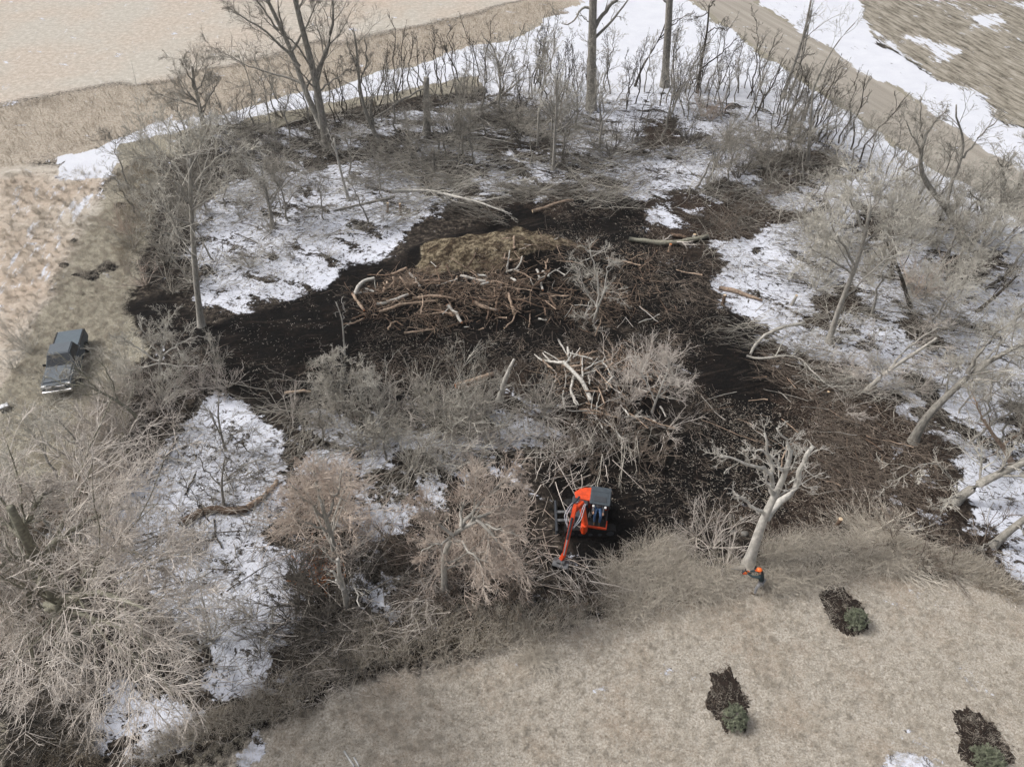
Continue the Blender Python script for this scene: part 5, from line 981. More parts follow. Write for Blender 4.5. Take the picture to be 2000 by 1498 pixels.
hero('dead_tree', 'pale round brushy shrub standing on black soil left of the sawn logs', [(668, 790), (668, 765, 0), (665, 740, 0)], .12, .07, [([(667, 760, 0), (640, 720, .3), (625, 700, .5)], .06, .02), ([(667, 755, 0), (690, 730, .3), (710, 700, .5)], .06, .02), ([(666, 750, 0), (665, 710, .5), (660, 680, .8)], .06, .02), ([(667, 765, 0), (700, 755, -.5), (725, 750, -.8)], .05, .02), ([(667, 765, 0), (640, 760, -.5), (615, 750, -.8)], .05, .02)], 'bark_pale', 'twig_pale', 536, (8, 8, 6, 2), .55, .8, .0, .010, .12, trunk_kids=4)
hero('tree', 'tall thin bent pale pole standing alone on the black soil', [(672, 690), (671, 655, 0), (668, 620, 0), (656, 590, 0)], .06, .03, [([(668, 625, 0), (672, 600, 0), (665, 585, 0)], .03, .02)], 'bleached', 'twig_pale', 537, (2, 3, 2, 0), .3, .7, .05, .01, .4, trunk_kids=2)
hero('tree', 'young dark multi stemmed tree in the snow of the lower left clearing', [(440, 880), (432, 850, 0), (425, 810, 0), (428, 780, 0)], .08, .03, [([(438, 870, 0), (455, 850, 0), (470, 840, 0)], .05, .02), ([(434, 855, 0), (415, 820, 0), (410, 800, 0)], .05, .02)], 'bark', 'twig_grey', 538, (5, 5, 4, 1), .5, .7, .0, .011, .2, trunk_kids=5)
hero('tree', 'slender dark tree branching over the snow left of the pinkish bushy tree', [(436, 985), (432, 950, 0), (436, 910, 0), (440, 890, 0)], .08, .03, [([(434, 940, 0), (480, 905, 0), (520, 895, 0)], .05, .02), ([(434, 950, 0), (480, 925, -.3), (510, 920, -.4)], .04, .02), ([(432, 950, 0), (400, 920, .3), (385, 890, .4)], .04, .02)], 'bark', 'twig_dark', 539, (5, 5, 4, 1), .5, .7, .0, .011, .2, trunk_kids=5)
hero('tree', 'pale tangled shrub tree with a looping limb on the dark pile above the bleached roots', [(1158, 628), (1168, 600, 0), (1178, 575, 0), (1185, 560, 0)], .09, .06, [([(1165, 600, 0), (1170, 560, .4), (1160, 520, .8), (1150, 490, 1)], .07, .03), ([(1172, 590, 0), (1160, 615, -.3), (1145, 628, -.5), (1138, 615, -.3), (1150, 590, 0)], .04, .02), ([(1178, 575, 0), (1185, 530, .5), (1190, 500, .8)], .06, .02), ([(1165, 600, 0), (1140, 560, .5), (1130, 520, .7)], .05, .02)], 'bleached', 'twig_pale', 540, (7, 7, 5, 2), .5, .8, .0, .010, .15, trunk_kids=3)
hero('dead_tree', 'thick splintered white snag leaning right beside the sawn orange ended logs', [(975, 778), (983, 750, 0), (993, 725, 0), (1004, 702, 0)], .22, .08, [([(978, 768, 0), (972, 755, 0)], .06, .03)], 'bleached', 'twig_pale', 541, (0, 0, 0, 0), trunk_kids=0, n0=9)
hero('dead_tree', 'torn pale trunk pieces standing in dark brush below the pinkish bushy tree', [(678, 1185), (672, 1150, 0), (662, 1120, 0), (660, 1092, 0)], .17, .08, [([(670, 1150, -.2), (655, 1125, -.2), (650, 1112, -.2)], .09, .05), ([(676, 1165, 0), (692, 1140, 0), (700, 1185, -1.2)], .05, .03)], 'bleached', 'twig_pale', 542, (2, 3, 2, 0), .4, .8, .0, .01, .4, trunk_kids=3)
hero('tree', 'fan shaped pale dead bush between two brown slopes right of the bleached roots', [(1272, 812), (1280, 785, 0), (1292, 755, 0), (1300, 735, 0)], .08, .04, [([(1280, 785, 0), (1260, 740, .3), (1235, 700, .6)], .05, .02), ([(1290, 760, 0), (1305, 720, .3), (1300, 690, .5)], .05, .02), ([(1285, 775, 0), (1310, 750, 0), (1325, 720, .2)], .05, .02)], 'bleached', 'twig_tan', 543, (7, 7, 6, 2), .6, .8, .0, .010, .15, trunk_kids=4)

# ------------------------------------------------------------------ fallen logs and limbs lying on the ground
def log(pts, r0, r1, m, label, name='log', cat='log', group=None, lift=0.0, end=None, twigs=None, seed=0, n=9, wob=.02, resting=None):
    """pts: survey points on the ground (px, py[, height above it])"""
    rng = np.random.default_rng(seed or int(pts[0][0] * 7 + pts[0][1])); W3 = []
    for q in pts:
        hh = (q[2] if len(q) > 2 else 0) ; p = G(q[0], q[1], hh + r0); p[2] = gz(p[0], p[1]) + r0 * .75 + hh + lift; W3.append(p)
    o0 = W3[0].copy(); W3 = [p - o0 for p in W3]; P, Rr = stem(W3, r0, r1, n); P[0, 1:-1] += rng.normal(size=(n - 2, 3)) * wob; Rr = Rr * (1 + .10 * rng.normal(size=Rr.shape))
    root = empty(name, o0); tag(root, label, cat, group)
    link('bark', tube_mesh('bark', [(P, Rr, 8)]), M[m], root, smooth=True)
    if end:
        for e, nx in ((0, 1), (-1, -2)):
            if end == 'both' or (end == 'start' and e == 0) or (end == 'end' and e == -1) or end in ('o', 'f'):
                d = Vector(P[0, e] - P[0, nx]).normalized(); c = Vector(P[0, e]); rr = float(Rr[0, e])
                bobj('cut_end', lambda bm: bm_cyl(bm, c + d * .003, c + d * .02, rr * .93, 10), M['wood_orange' if end == 'o' else 'wood_fresh'], root)
    if twigs:
        c1, c2, c3, cl, mt = twigs; P1, R1 = children(rng, P, Rr, c1, cl, .7, 7, .15, .02, .25, 1, .5, .016, flat=.3); P2, R2 = children(rng, P1, R1, c2, .55, .6, 5, .16, .02, .1, 1, .6, .011); P3, R3 = children(rng, P2, R2, c3, .6, .6, 3, .18, .02, .1, 1, .7, .009)
        B = [(P1, R1, 4), (P2, R2, 3), (P3, R3, 3)]
        for a_, _, _ in B: a_[..., 2] = np.maximum(a_[..., 2], -r0)
        link('branches', tube_mesh('branches', B), M[mt], root)
    return root
log([(1040, 423), (1065, 418), (1092, 408), (1118, 403)], .15, .12, 'log_tan', 'short orange and tan log lying on dark soil above the dirt mound', end='f')
log([(890, 222), (925, 226), (960, 212), (985, 190, .6), (1022, 158, 1.2)], .24, .06, 'bleached', 'big pale fallen limb rising right through dark brush, forked near its base', 'fallen_tree', 'fallen tree', twigs=(5, 4, 4, .4, 'twig_grey'), lift=.35)
log([(935, 222), (965, 210), (1000, 207), (1035, 222)], .15, .05, 'bleached', 'pale fallen limb below the big forked one, running right into dark brush', 'fallen_tree', 'fallen tree', twigs=(5, 4, 3, .5, 'twig_grey'), lift=.5)
log([(905, 224), (930, 232), (950, 245), (960, 254)], .12, .07, 'bleached', 'short pale broken limb pointing down right below the big forked limb', lift=.3)
log([(640, 297), (700, 296), (760, 293), (815, 290)], .26, .20, 'bark_dark', 'long dark log lying straight across the snow left of the brush', 'log', 'log', n=12)
log([(768, 392), (812, 387), (845, 390), (880, 402), (930, 418), (1000, 440)], .17, .04, 'bleached', 'long pale fallen limb curving right over grey brush above the black soil', 'fallen_tree', 'fallen tree', lift=.9, twigs=(9, 5, 4, .35, 'twig_pale'), n=14)
log([(655, 424), (700, 412), (750, 400), (772, 394)], .10, .13, 'bark', 'grey beam like limb bridging snow to the curved pale fallen limb', lift=.5, twigs=(4, 3, 3, .2, 'twig_dark'))
log([(1228, 470), (1270, 474), (1310, 476), (1350, 472), (1382, 463)], .20, .15, 'bark_moss', 'mossy log lying level across snow at the right of the clearing', 'log', 'log', lift=.12, n=12, twigs=(4, 4, 3, .25, 'twig_tan'))
log([(1308, 460), (1322, 463), (1340, 466)], .16, .13, 'log_brown', 'dark ended split log just behind the mossy log', lift=.1)
log([(1306, 490), (1308, 482, .25), (1310, 476, .6)], .12, .11, 'log_tan', 'short upright stub with bright orange cut top leaning on the mossy log', 'stump', 'stump', end='o', n=5)
log([(1465, 694), (1476, 672, .3), (1502, 650, .5), (1535, 638, .6), (1570, 633, .5)], .10, .13, 'bark_pale', 'bent pale branch arching over brush right of the dark soil', 'fallen_branch', 'branch', end='end', n=12)
log([(1458, 697), (1478, 706, .2), (1520, 697, .4), (1560, 693, .5), (1600, 740, .5), (1640, 765, .3)], .08, .03, 'bark_pale', 'pale crooked branch with a fan of twigs under the bent arching branch', 'fallen_branch', 'branch', twigs=(9, 6, 4, .45, 'twig_pale'), n=14)
log([(890, 752), (925, 740), (962, 728)], .19, .16, 'log_tan', 'thick sawn log with orange ends in front of the black soil', end='o')
log([(895, 757), (920, 752), (945, 744)], .10, .09, 'log_brown', 'thinner brown log lying against the thick orange ended log', end='o')
log([(556, 767), (580, 763), (605, 762)], .10, .09, 'log_tan', 'small pale orange log alone on the left black soil', end='f')
log([(355, 1018), (385, 1000), (415, 992), (450, 996), (482, 992)], .24, .18, 'log_brown', 'thick rotten brown log half bedded in the snow at lower left', n=12)
log([(482, 990), (510, 972), (532, 950), (540, 935)], .16, .10, 'log_tan', 'tan branch continuing right from the rotten log under the pinkish tree')
log([(922, 1180), (930, 1193), (941, 1212)], .055, .045, 'bleached', 'bare pale stick lying on brown grass below the wide pinkish tree', 'fallen_branch', 'branch')
log([(1092, 1193), (1115, 1185), (1148, 1178)], .10, .09, 'log_tan', 'cut log with pale end at the grassy edge below the excavator', end='f')
log([(1075, 1208), (1080, 1206), (1086, 1204)], .09, .09, 'log_tan', 'short round end of a cut log left of the larger cut log', end='f', n=4)
log([(672, 1466), (680, 1480), (692, 1496)], .035, .035, 'white', 'thin white stake lying on the lawn at the bottom edge, longer of the pair', 'stake', 'stake', n=4, wob=0)
log([(691, 1478), (697, 1488), (701, 1496)], .03, .03, 'white', 'thin dark edged stake beside the longer white stake on the lawn', 'stake', 'stake', n=4, wob=0)
log([(1428, 1105), (1440, 1110), (1455, 1104)], .17, .15, 'bleached', 'pale ragged cut wood lying at the foot of the bleached leaning tree', end='f', n=5)
for (bx, by, hgt_, r, lab, mm) in ((1411, 598, .8, .13, 'brown stump with pale cut top at the right edge of the dark soil', 'log_brown'), (1545, 598, .9, .12, 'slim stump with fresh cut top standing in the snow right of the dark soil', 'bark_pale'), (1634, 1026, .8, .13, 'cut stump with pale top standing right of the bleached leaning tree', 'log_brown'),
                             (1612, 775, .5, .10, 'low dark stump with a pale top in the brown brush', 'bark_dark'), (783, 420, 1.1, .11, 'splintered brown stump under the curved pale limb', 'log_tan'), (757, 415, .9, .12, 'torn pale orange stump left of the splintered stump', 'log_tan'), (1353, 470, .5, .15, 'low pale stump at the end of the mossy log', 'bark_pale')):
    g = GP(bx, by); st = empty('stump', g); tag(st, lab, 'stump'); lean = RP.normal(size=2) * .08
    P, Rr = stem([(0, 0, -.1), (lean[0], lean[1], hgt_)], r, r * .85, 5); Rr[0, 0] *= 1.5; link('bark', tube_mesh('bark', [(P, Rr, 9)]), M[mm], st, smooth=True)
    bobj('cut_top', lambda bm: bm_cyl(bm, (lean[0], lean[1], hgt_ + .003), (lean[0] * 1.02, lean[1] * 1.02, hgt_ + .02), r * .8, 10), M['wood_fresh'], st)
log([(1404, 562), (1430, 568), (1460, 578), (1488, 590)], .20, .10, 'log_tan', 'torn pale log end lying in orange brown litter right of the clearing', n=8)
# bleached uprooted roots: one thing with many limbs
def roots(px, py, segs, label, m='bleached', name='uprooted_stump', seed=1):
    g = GP(px, py); root = empty(name, g); tag(root, label, 'tree root'); rng = np.random.default_rng(seed)
    for pts, ra, rb in segs:
        W3 = []
        for q in pts: p = G(q[0], q[1], q[2]); p[2] = gz(p[0], p[1]) + q[2]; W3.append(p - g)
        P, Rr = stem(W3, ra, rb, 9); P[0, 1:] += rng.normal(size=(8, 3)) * .02
        link('root_limb', tube_mesh('root_limb', [(P, Rr, 7)]), M[m], root, smooth=True)
    return root
roots(1120, 730, [([(1152, 795, .2), (1142, 765, .5), (1125, 742, .9), (1100, 716, 1.0)], .15, .11), ([(1098, 716, .9), (1075, 712, .7), (1058, 706, .6), (1044, 692, .5)], .10, .04), ([(1075, 712, .7), (1066, 698, .8), (1060, 690, .8)], .06, .03), ([(1105, 720, 1.0), (1112, 705, 1.1), (1118, 690, 1.2)], .07, .03),
    ([(1118, 705, 1.0), (1128, 697, 1.1)], .05, .02), ([(1136, 748, .7), (1137, 725, .9), (1136, 705, 1.1)], .07, .03), ([(1140, 732, .7), (1160, 722, .7), (1176, 716, .7)], .06, .03), ([(1120, 745, .5), (1114, 770, .3), (1115, 785, .2), (1126, 800, .1)], .10, .05), ([(1114, 772, .3), (1122, 790, .2), (1130, 800, .1)], .07, .04),
    ([(1100, 722, .6), (1106, 745, .4), (1102, 765, .3)], .04, .03), ([(1100, 770, .3), (1098, 790, .2), (1104, 806, .1)], .05, .03), ([(1148, 745, .4), (1150, 765, .4)], .06, .05), ([(1175, 718, .6), (1185, 735, .5), (1192, 752, .3)], .05, .03), ([(1170, 785, .2), (1165, 800, .1), (1163, 828, .1)], .045, .03),
    ([(1075, 725, .3), (1088, 738, .3), (1082, 755, .2)], .04, .02), ([(1156, 720, .5), (1170, 700, .6)], .03, .02)], 'tangle of thick bleached roots and limbs heaped at the centre of the site')
roots(995, 525, [([(990, 535, .3), (992, 520, .8), (996, 503, 1.3)], .09, .04), ([(990, 532, .4), (1003, 530, .7), (1015, 520, 1.0), (1020, 508, 1.2)], .09, .05), ([(1003, 532, .5), (1014, 527, .9)], .06, .03)], 'pale forked root rising behind the dirt mound above the wood pile')
roots(720, 575, [([(696, 582, .3), (704, 565, .8), (716, 553, 1.0), (733, 552, 1.0)], .16, .11)], 'curved pale broken trunk end rising at the left of the wood pile', name='uprooted_stump')
roots(765, 570, [([(752, 578, .2), (756, 566, .8), (760, 556, 1.2)], .17, .10), ([(758, 572, .5), (750, 560, .9)], .09, .05), ([(760, 572, .4), (770, 562, .9)], .08, .05)], 'splintered orange tan stump standing at the left of the wood pile', 'log_tan')
roots(775, 570, [([(772, 575, .2), (774, 562, .8), (770, 552, 1.2)], .14, .10), ([(778, 574, .3), (784, 562, .8)], .09, .06)], 'second splintered pale stump right beside the orange tan one', 'log_tan')
roots(795, 570, [([(800, 578, .2), (792, 565, .8), (783, 554, 1.1)], .13, .07), ([(800, 576, .2), (806, 566, .5), (798, 556, .9)], .06, .04)], 'leaning splintered stump third from the left end of the wood pile', 'log_tan')
# named logs in the pile
PL = [([(735, 601), (765, 598), (800, 588)], .11, 'long tan log low at the left front of the wood pile'), ([(742, 612), (790, 602), (855, 598)], .09, 'slender tan log lying across the front of the wood pile'), ([(926, 602), (950, 611), (974, 612)], .15, 'thick pale curved log at the right front of the wood pile'),
      ([(993, 585), (997, 600), (1004, 617)], .12, 'pale peeled log pointing down at the right end of the wood pile'), ([(875, 604), (890, 615), (902, 630)], .12, 'tan log with orange end pointing down right out of the pile'), ([(790, 648), (820, 646), (848, 640)], .08, 'pale stick like log on the soil in front of the pile'),
      ([(690, 582), (698, 594), (712, 610)], .12, 'short pale log leaning down left at the left end of the pile'), ([(808, 592), (850, 588), (890, 596)], .11, 'brown tan log in the middle of the pile'), ([(900, 545), (925, 552), (950, 560)], .11, 'tan log high on the right of the pile'), ([(758, 640), (762, 632), (772, 628)], .07, 'short greenish grey piece curled before the pile'),
      ([(670, 632), (690, 630), (712, 622)], .06, 'thin pale stick left of the wood pile'), ([(985, 640), (1000, 628), (1010, 612)], .05, 'thin white stick leaning at the right front of the pile'), ([(1048, 530), (1056, 550), (1060, 568)], .09, 'pale upright peeled piece right of the pile'), ([(820, 560), (850, 556), (880, 562)], .10, 'reddish tan log along the top of the pile')]
for i, (pp, r, lab) in enumerate(PL): log([(a, b, .15 + .35 * ((i * 37) % 10) / 10) for a, b in pp], r, r * .8, 'log_tan' if i % 4 else 'bleached', lab, end='f' if i % 2 else 'o', group='logs of the wood pile', wob=.03)
def lie(poly, n, L0, L1, r0, r1, mats, label, group, cat='log', hmax=.6, nm='log', az=None, azs=1.0):
    pts = sample(poly, n)
    for i, (x, y) in enumerate(pts):
        a = RP.random() * 6.28 if az is None else az + RP.normal() * azs; L = L0 + (L1 - L0) * RP.random() ** 1.5; r = r0 + (r1 - r0) * RP.random() ** 1.6; z = gz(x, y) + r + hmax * RP.random() ** 1.5; el = RP.normal() * .16
        d = np.array([math.cos(a) * math.cos(el), math.sin(a) * math.cos(el), math.sin(el)]); bend = RP.normal(size=3) * .045 * L; bend[2] = abs(bend[2]) * .5
        P, Rr = stem([-d * L / 2, bend, d * L / 2], r, r * (.55 + .4 * RP.random()), 7, .010 * L, RP); Rr = Rr * (1 + .18 * RP.normal(size=Rr.shape)); me = tube_mesh('log', [(P, Rr, 6)])
        o = link(nm, me, M[mats[i % len(mats)]], None, smooth=True); o.location = (x, y, z); tag(o, label, cat, group)
lie([(670, 590), (740, 550), (900, 530), (1000, 505), (1110, 540), (1120, 620), (1000, 640), (900, 650), (720, 645)], 150, .35, 2.3, .02, .10, ['log_tan', 'log_brown', 'log_brown', 'log_tan', 'log_brown', 'bleached'], 'torn limb or root piece heaped in the long wood pile on the black soil', 'pieces heaped in the wood pile', hmax=1.0)
lie([(1030, 700), (1180, 690), (1280, 720), (1300, 850), (1180, 860), (1080, 800)], 60, .6, 2.6, .025, .08, ['bleached', 'log_tan', 'bleached', 'log_tan'], 'loose pale limb strewn round the bleached roots', 'limbs strewn round the bleached roots', hmax=.9)
lie([(1000, 500), (1250, 480), (1400, 540), (1300, 640), (1050, 640)], 45, .5, 2.8, .02, .055, ['log_tan', 'log_brown', 'bleached'], 'broken branch lying on dark soil right of the wood pile', 'branches on the dark soil right of the pile', 'branch', hmax=.5, nm='fallen_branch')
lie([(1350, 760), (1560, 720), (1760, 830), (1750, 980), (1560, 960), (1400, 840)], 40, .8, 3.4, .015, .045, ['log_tan', 'bark_pale', 'log_brown'], 'long thin branch lying on the brown litter slope above the bleached tree', 'branches on the brown litter slope', 'branch', hmax=.4, nm='fallen_branch', az=2.6, azs=.6)
lie([(300, 850), (520, 830), (540, 1200), (250, 1100)], 26, 1.0, 3.6, .02, .05, ['bark_dark', 'bark'], 'dark fallen branch lying on the lower left snow', 'dark branches on the lower left snow', 'branch', hmax=.3, nm='fallen_branch')
lie([(1600, 500), (1990, 500), (1990, 1000), (1780, 760)], 34, 1.0, 3.6, .02, .05, ['bark_dark', 'bark', 'bark_pale'], 'fallen branch lying on the snow at the right of the wood', 'branches on the right hand snow', 'branch', hmax=.3, nm='fallen_branch')
lie([(760, 280), (1100, 240), (1250, 350), (1150, 400), (850, 400), (740, 340)], 60, 1.2, 4.5, .02, .07, ['bark_pale', 'bark', 'bleached'], 'pale felled limb swept across the dark brush at upper centre', 'limbs swept across the upper brush', 'branch', hmax=1.1, nm='fallen_branch', az=0, azs=.35)
lie([(420, 480), (640, 460), (760, 320), (560, 340)], 26, .8, 3, .02, .05, ['bark_dark', 'bark'], 'dark fallen branch lying on the snow at the left of the wood', 'dark branches on the left hand snow', 'branch', hmax=.3, nm='fallen_branch')
for px, py, s, lab in ((1455, 1040, .22, 'largest rounded grey stone beside the bleached tree trunk'), (1432, 1035, .17, 'pale flat stone left of the largest stone'), (1450, 1012, .18, 'upright narrow stone above the largest stone'), (1428, 1005, .15, 'small grey stone furthest up slope of the four')):
    g = GP(px, py)
    def rock(bm):
        bmesh.ops.create_icosphere(bm, subdivisions=3, radius=s)
        for v in bm.verts: k = 1 + .22 * (vnoise(v.co.x * 5 + px, v.co.y * 5 + v.co.z * 7, 4) - .5) * 2; v.co = Vector((v.co.x * k, v.co.y * k * .7, v.co.z * k * .55))
    o = bobj('stone', rock, M['stone']); o.location = g + [0, 0, s * .3]; o.rotation_euler.z = px; tag(o, lab, 'stone')

# ------------------------------------------------------------------ evergreens and mulch beds on the lawn
def evergreen(px, py, s, lab, seed):
    rng = np.random.default_rng(seed); g = GP(px, py); root = empty('spruce', g); tag(root, lab, 'shrub')
    h = 1.0 * s; w = .50 * s; P0, R0 = stem([(0, 0, -.05), (0, 0, h)], .035, .01, 6); link('trunk', tube_mesh('trunk', [(P0, R0, 6)]), M['bark'], root)
    n = 110; t = rng.random(n) ** .8; a = rng.random(n) * 6.28; z = .08 + t * (h - .12); rad = w * np.sqrt(np.clip(1 - t ** 1.8, .02, 1)) * (.85 + .3 * rng.random(n))
    b = np.stack([0 * a, 0 * a, z * .85], 1); e = np.stack([np.cos(a) * rad, np.sin(a) * rad, z + .10], 1)
    P1 = np.stack([b + (e - b) * k + np.array([0, 0, .03 * math.sin(k * 3)]) for k in np.linspace(0, 1, 5)], 1); R1 = np.full((n, 5), .008)
    P2, R2 = children(rng, P1, R1, 6, .42, .7, 3, .12, .1, .35, 1, .8, .010); P3, R3 = children(rng, P2, R2, 9, .5, .8, 2, .05, .08, .05, 1, .7, .010, lvar=.2)
    link('branches', tube_mesh('branches', [(P1, R1, 3)]), M['bark'], root); link('needles', tube_mesh('needles', [(P2, R2, 3), (P3, R3 * 1.2, 3)]), M['needle'], root)
def mulch(poly, lab, seed):
    W_ = [G(a, b)[:2] for a, b in poly]; c = np.mean(W_, 0); rng = np.random.default_rng(seed); P = []; n = len(W_)
    for i in range(n):
        for k in range(16):
            t = k / 16; p = W_[i] * (1 - t) + W_[(i + 1) % n] * t; P.append(p)
    P = np.array(P)
    for _ in range(6): P = (np.roll(P, 1, 0) + 2 * P + np.roll(P, -1, 0)) / 4
    d = P - c; P = P + d / np.linalg.norm(d, axis=1, keepdims=True) * (rng.normal(size=(len(P), 1)) * .05 + .06 + .34 * (vnoise(np.arange(len(P)) / 7.0, np.zeros(len(P)), seed + 50)[:, None] - .5) + .08 * (vnoise(np.arange(len(P)) / 2.5, np.zeros(len(P)), seed + 60)[:, None] - .5))
    rings = [1, .93, .8, .6, .35]; V_ = []; Q = []; m = len(P)
    for k, s in enumerate(rings):
        q = c + (P - c) * s; z = hgt(q[:, 0], q[:, 1]) + (.004 if k == 0 else .02 + .035 * rng.random(m)); V_.append(np.stack([q[:, 0], q[:, 1], z], 1))
    V_.append(np.array([[c[0], c[1], gz(*c) + .05]])); V_ = np.concatenate(V_)
    for k in range(len(rings) - 1):
        i = np.arange(m); Q.append(np.stack([k * m + i, k * m + (i + 1) % m, (k + 1) * m + (i + 1) % m, (k + 1) * m + i], 1))
    me = bpy.data.meshes.new('mulch_bed'); L = np.concatenate(Q).tolist() + [((len(rings) - 1) * m + i, (len(rings) - 1) * m + (i + 1) % m, len(V_) - 1) for i in range(m)]
    me.from_pydata((V_ - [c[0], c[1], 0]).tolist(), [], L); o = link('mulch_bed', me, M['mulch']); o.location = (c[0], c[1], 0); tag(o, lab, 'mulch bed')
    o2 = np.array([c + (P[rng.integers(m)] - c) * rng.random() ** .4 * 1.05 for _ in range(16)])
    return o2
mb = [mulch([(1610, 1146), (1650, 1152), (1680, 1185), (1690, 1222), (1668, 1238), (1630, 1225), (1606, 1190)], 'dark mulch bed on the lawn nearest to the helmeted worker', 1),
      mulch([(1392, 1314), (1428, 1308), (1440, 1345), (1462, 1375), (1450, 1420), (1415, 1428), (1382, 1380)], 'brown mulch bed at the middle of the bottom lawn, leftmost of the three', 2),
      mulch([(1864, 1392), (1915, 1390), (1950, 1430), (1975, 1480), (1910, 1510), (1872, 1470)], 'mulch bed in the bottom right corner beside patches of snow', 3)]
evergreen(1666, 1217, .98, 'small green spruce at the lower end of the mulch bed nearest the worker', 1)
evergreen(1432, 1408, .98, 'small dense green spruce on the leftmost mulch bed', 2)
evergreen(1921, 1492, 1.12, 'yellowish green spruce in the bottom right corner of the lawn', 3)
scatter('mulch_chips', [sticks(200 + s, 14, .05, .22, .008, .016, .16, M['twig_brown'], zr=.03, wig=.1) for s in range(3)] + [sticks(210, 5, .06, .25, .006, .012, .2, M['grass_tan'], zr=.03)], np.concatenate(mb), 'wood chips and grass bits strewn over the three mulch beds', 'wood chips')
o = None
cl = blades(300, 420, 1.0, .26, .007, (0, 0), M['grass_tan'], .75, 'grass_clump', 6); o = link('grass_clump', cl, None); o.location = GP(1052, 1290); tag(o, 'round dome of combed pale dry grass at the lawn edge', 'grass clump')
for px, py, s, lab in ((12, 800, .4, 'dark object capped with snow on the tan grass at the far left'),):
    g = GP(px, py)
    def mk(bm): bm_box(bm, (0, 0, .14), (.55, .38, .28), .07)
    o = bobj('field_stone', mk, M['stone']); o.location = g; o.rotation_euler.z = .6; tag(o, lab, 'stone')
    bobj('snow_cap', lambda bm: bm_box(bm, (0, .04, .31), (.5, .32, .08), .035), M['snow_obj'], o)

# ================================================================== SHRUBS AND SAPLINGS, each one on its own
S = 'shrub'; T = 'sapling'
F = fill
F('sapling_grey', [(440, 240), (640, 205), (640, 290), (450, 330)], 9, .55, .9, T, 'thin grey sapling in the hedge left of the large two stemmed tree', 'sapling', 'saplings left of the large two stemmed tree')
F('shrub_dark', [(430, 250), (640, 215), (650, 300), (440, 350)], 26, .8, 1.3, S, 'dark leafless shrub in the hedge left of the large two stemmed tree', 'shrub', 'dark hedge shrubs at upper left')
F('shrub_grey', [(260, 300), (430, 250), (520, 300), (440, 420), (420, 560), (290, 600), (235, 480)], 44, .8, 1.35, S, 'grey leafless shrub in the left thicket between mown grass and snow', 'shrub', 'grey shrubs of the left thicket')
F('shrub_pink', [(240, 440), (300, 400), (320, 560), (270, 600)], 7, .7, 1.0, S, 'reddish twigged shrub at the outer edge of the left thicket', 'shrub', 'reddish shrubs of the left thicket')
F('sapling', [(640, 225), (760, 185), (960, 155), (970, 190), (760, 235), (650, 270)], 22, .5, .95, T, 'thin dark sapling along the snowy track at upper centre', 'sapling', 'dark saplings along the snowy track')
F('shrub_brown', [(640, 230), (760, 200), (960, 165), (960, 185), (780, 225), (650, 270)], 20, .6, 1.0, S, 'brownish low shrub along the snowy track at upper centre', 'shrub', 'brownish shrubs along the snowy track')
F('sapling', [(960, 180), (1130, 165), (1330, 190), (1340, 230), (1130, 240), (980, 220)], 30, .5, 1.0, T, 'thin dark sapling in snow near the thick straight trunks', 'sapling', 'saplings near the thick straight trunks')
F('sapling', [(1330, 170), (1480, 170), (1600, 240), (1700, 320), (1640, 330), (1480, 250), (1340, 220)], 44, .55, 1.1, T, 'thin dark sapling leaning in snow left of the gravel road', 'sapling', 'saplings left of the gravel road', .6, .14)
F('sapling_grey', [(1700, 320), (1850, 420), (1980, 500), (1900, 520), (1760, 430)], 18, .5, .9, T, 'grey sapling between the gravel road and the crooked dark tree', 'sapling', 'grey saplings by the crooked dark tree')
F('shrub_dark', [(870, 200), (1060, 190), (1240, 250), (1230, 330), (1000, 330), (860, 280)], 38, .8, 1.35, S, 'dark tangled shrub in the brush below the forked fallen limbs', 'shrub', 'dark shrubs of the upper brush')
F('shrub_pale', [(1000, 180), (1140, 160), (1150, 240), (1030, 260)], 7, .8, 1.2, S, 'pale spreading shrub left of the thickest trunk', 'shrub', 'pale shrubs left of the thickest trunk')
F('shrub_dark', [(1260, 240), (1480, 230), (1650, 290), (1680, 350), (1540, 370), (1400, 340), (1260, 320)], 40, .75, 1.25, S, 'dark tangled shrub in the snowy wood at upper right', 'shrub', 'dark shrubs at upper right')
F('shrub_pink', [(1340, 200), (1410, 200), (1410, 240), (1340, 240)], 4, .7, .9, S, 'reddish twigged shrub in snow below the dark forked tree', 'shrub', 'reddish shrubs below the dark forked tree')
F('shrub_grey', [(1380, 300), (1560, 300), (1560, 380), (1440, 400), (1370, 360)], 18, .7, 1.15, S, 'grey tangled shrub in the middle of the upper right wood', 'shrub', 'grey shrubs mid upper right')
F('shrub_brown', [(1340, 400), (1480, 385), (1540, 420), (1460, 460), (1370, 470)], 12, .6, 1.0, S, 'brown low shrub beside the mossy log', 'shrub', 'brown shrubs beside the mossy log')
F('shrub_pale', [(1560, 400), (1780, 370), (1900, 480), (1880, 640), (1700, 640), (1560, 560)], 40, .7, 1.25, S, 'pale leafless shrub in the snowy thicket under the feathery grey crown', 'shrub', 'pale shrubs of the right thicket')
F('tree_pale', [(1840, 500), (2060, 440), (2060, 640), (1900, 660)], 8, .6, .9, 'tree', 'pale feathery bare tree at the right edge of the wood', 'tree', 'pale feathery trees at the right edge')
F('shrub_pale', [(1850, 640), (2050, 620), (2050, 830), (1900, 800)], 14, .6, 1.1, S, 'pale thin shrub in snow near the right edge', 'shrub', 'pale shrubs near the right edge')
F('shrub_pink', [(1690, 560), (1800, 540), (1860, 640), (1760, 660)], 7, .6, 1.0, S, 'pinkish shrub in the snowy thicket at right', 'shrub', 'pinkish shrubs of the right thicket')
F('shrub_tan', [(1600, 690), (1720, 690), (1800, 760), (1740, 820), (1620, 800)], 16, .6, 1.0, S, 'tan tangled shrub on the slope below the bent branches', 'shrub', 'tan shrubs below the bent branches')
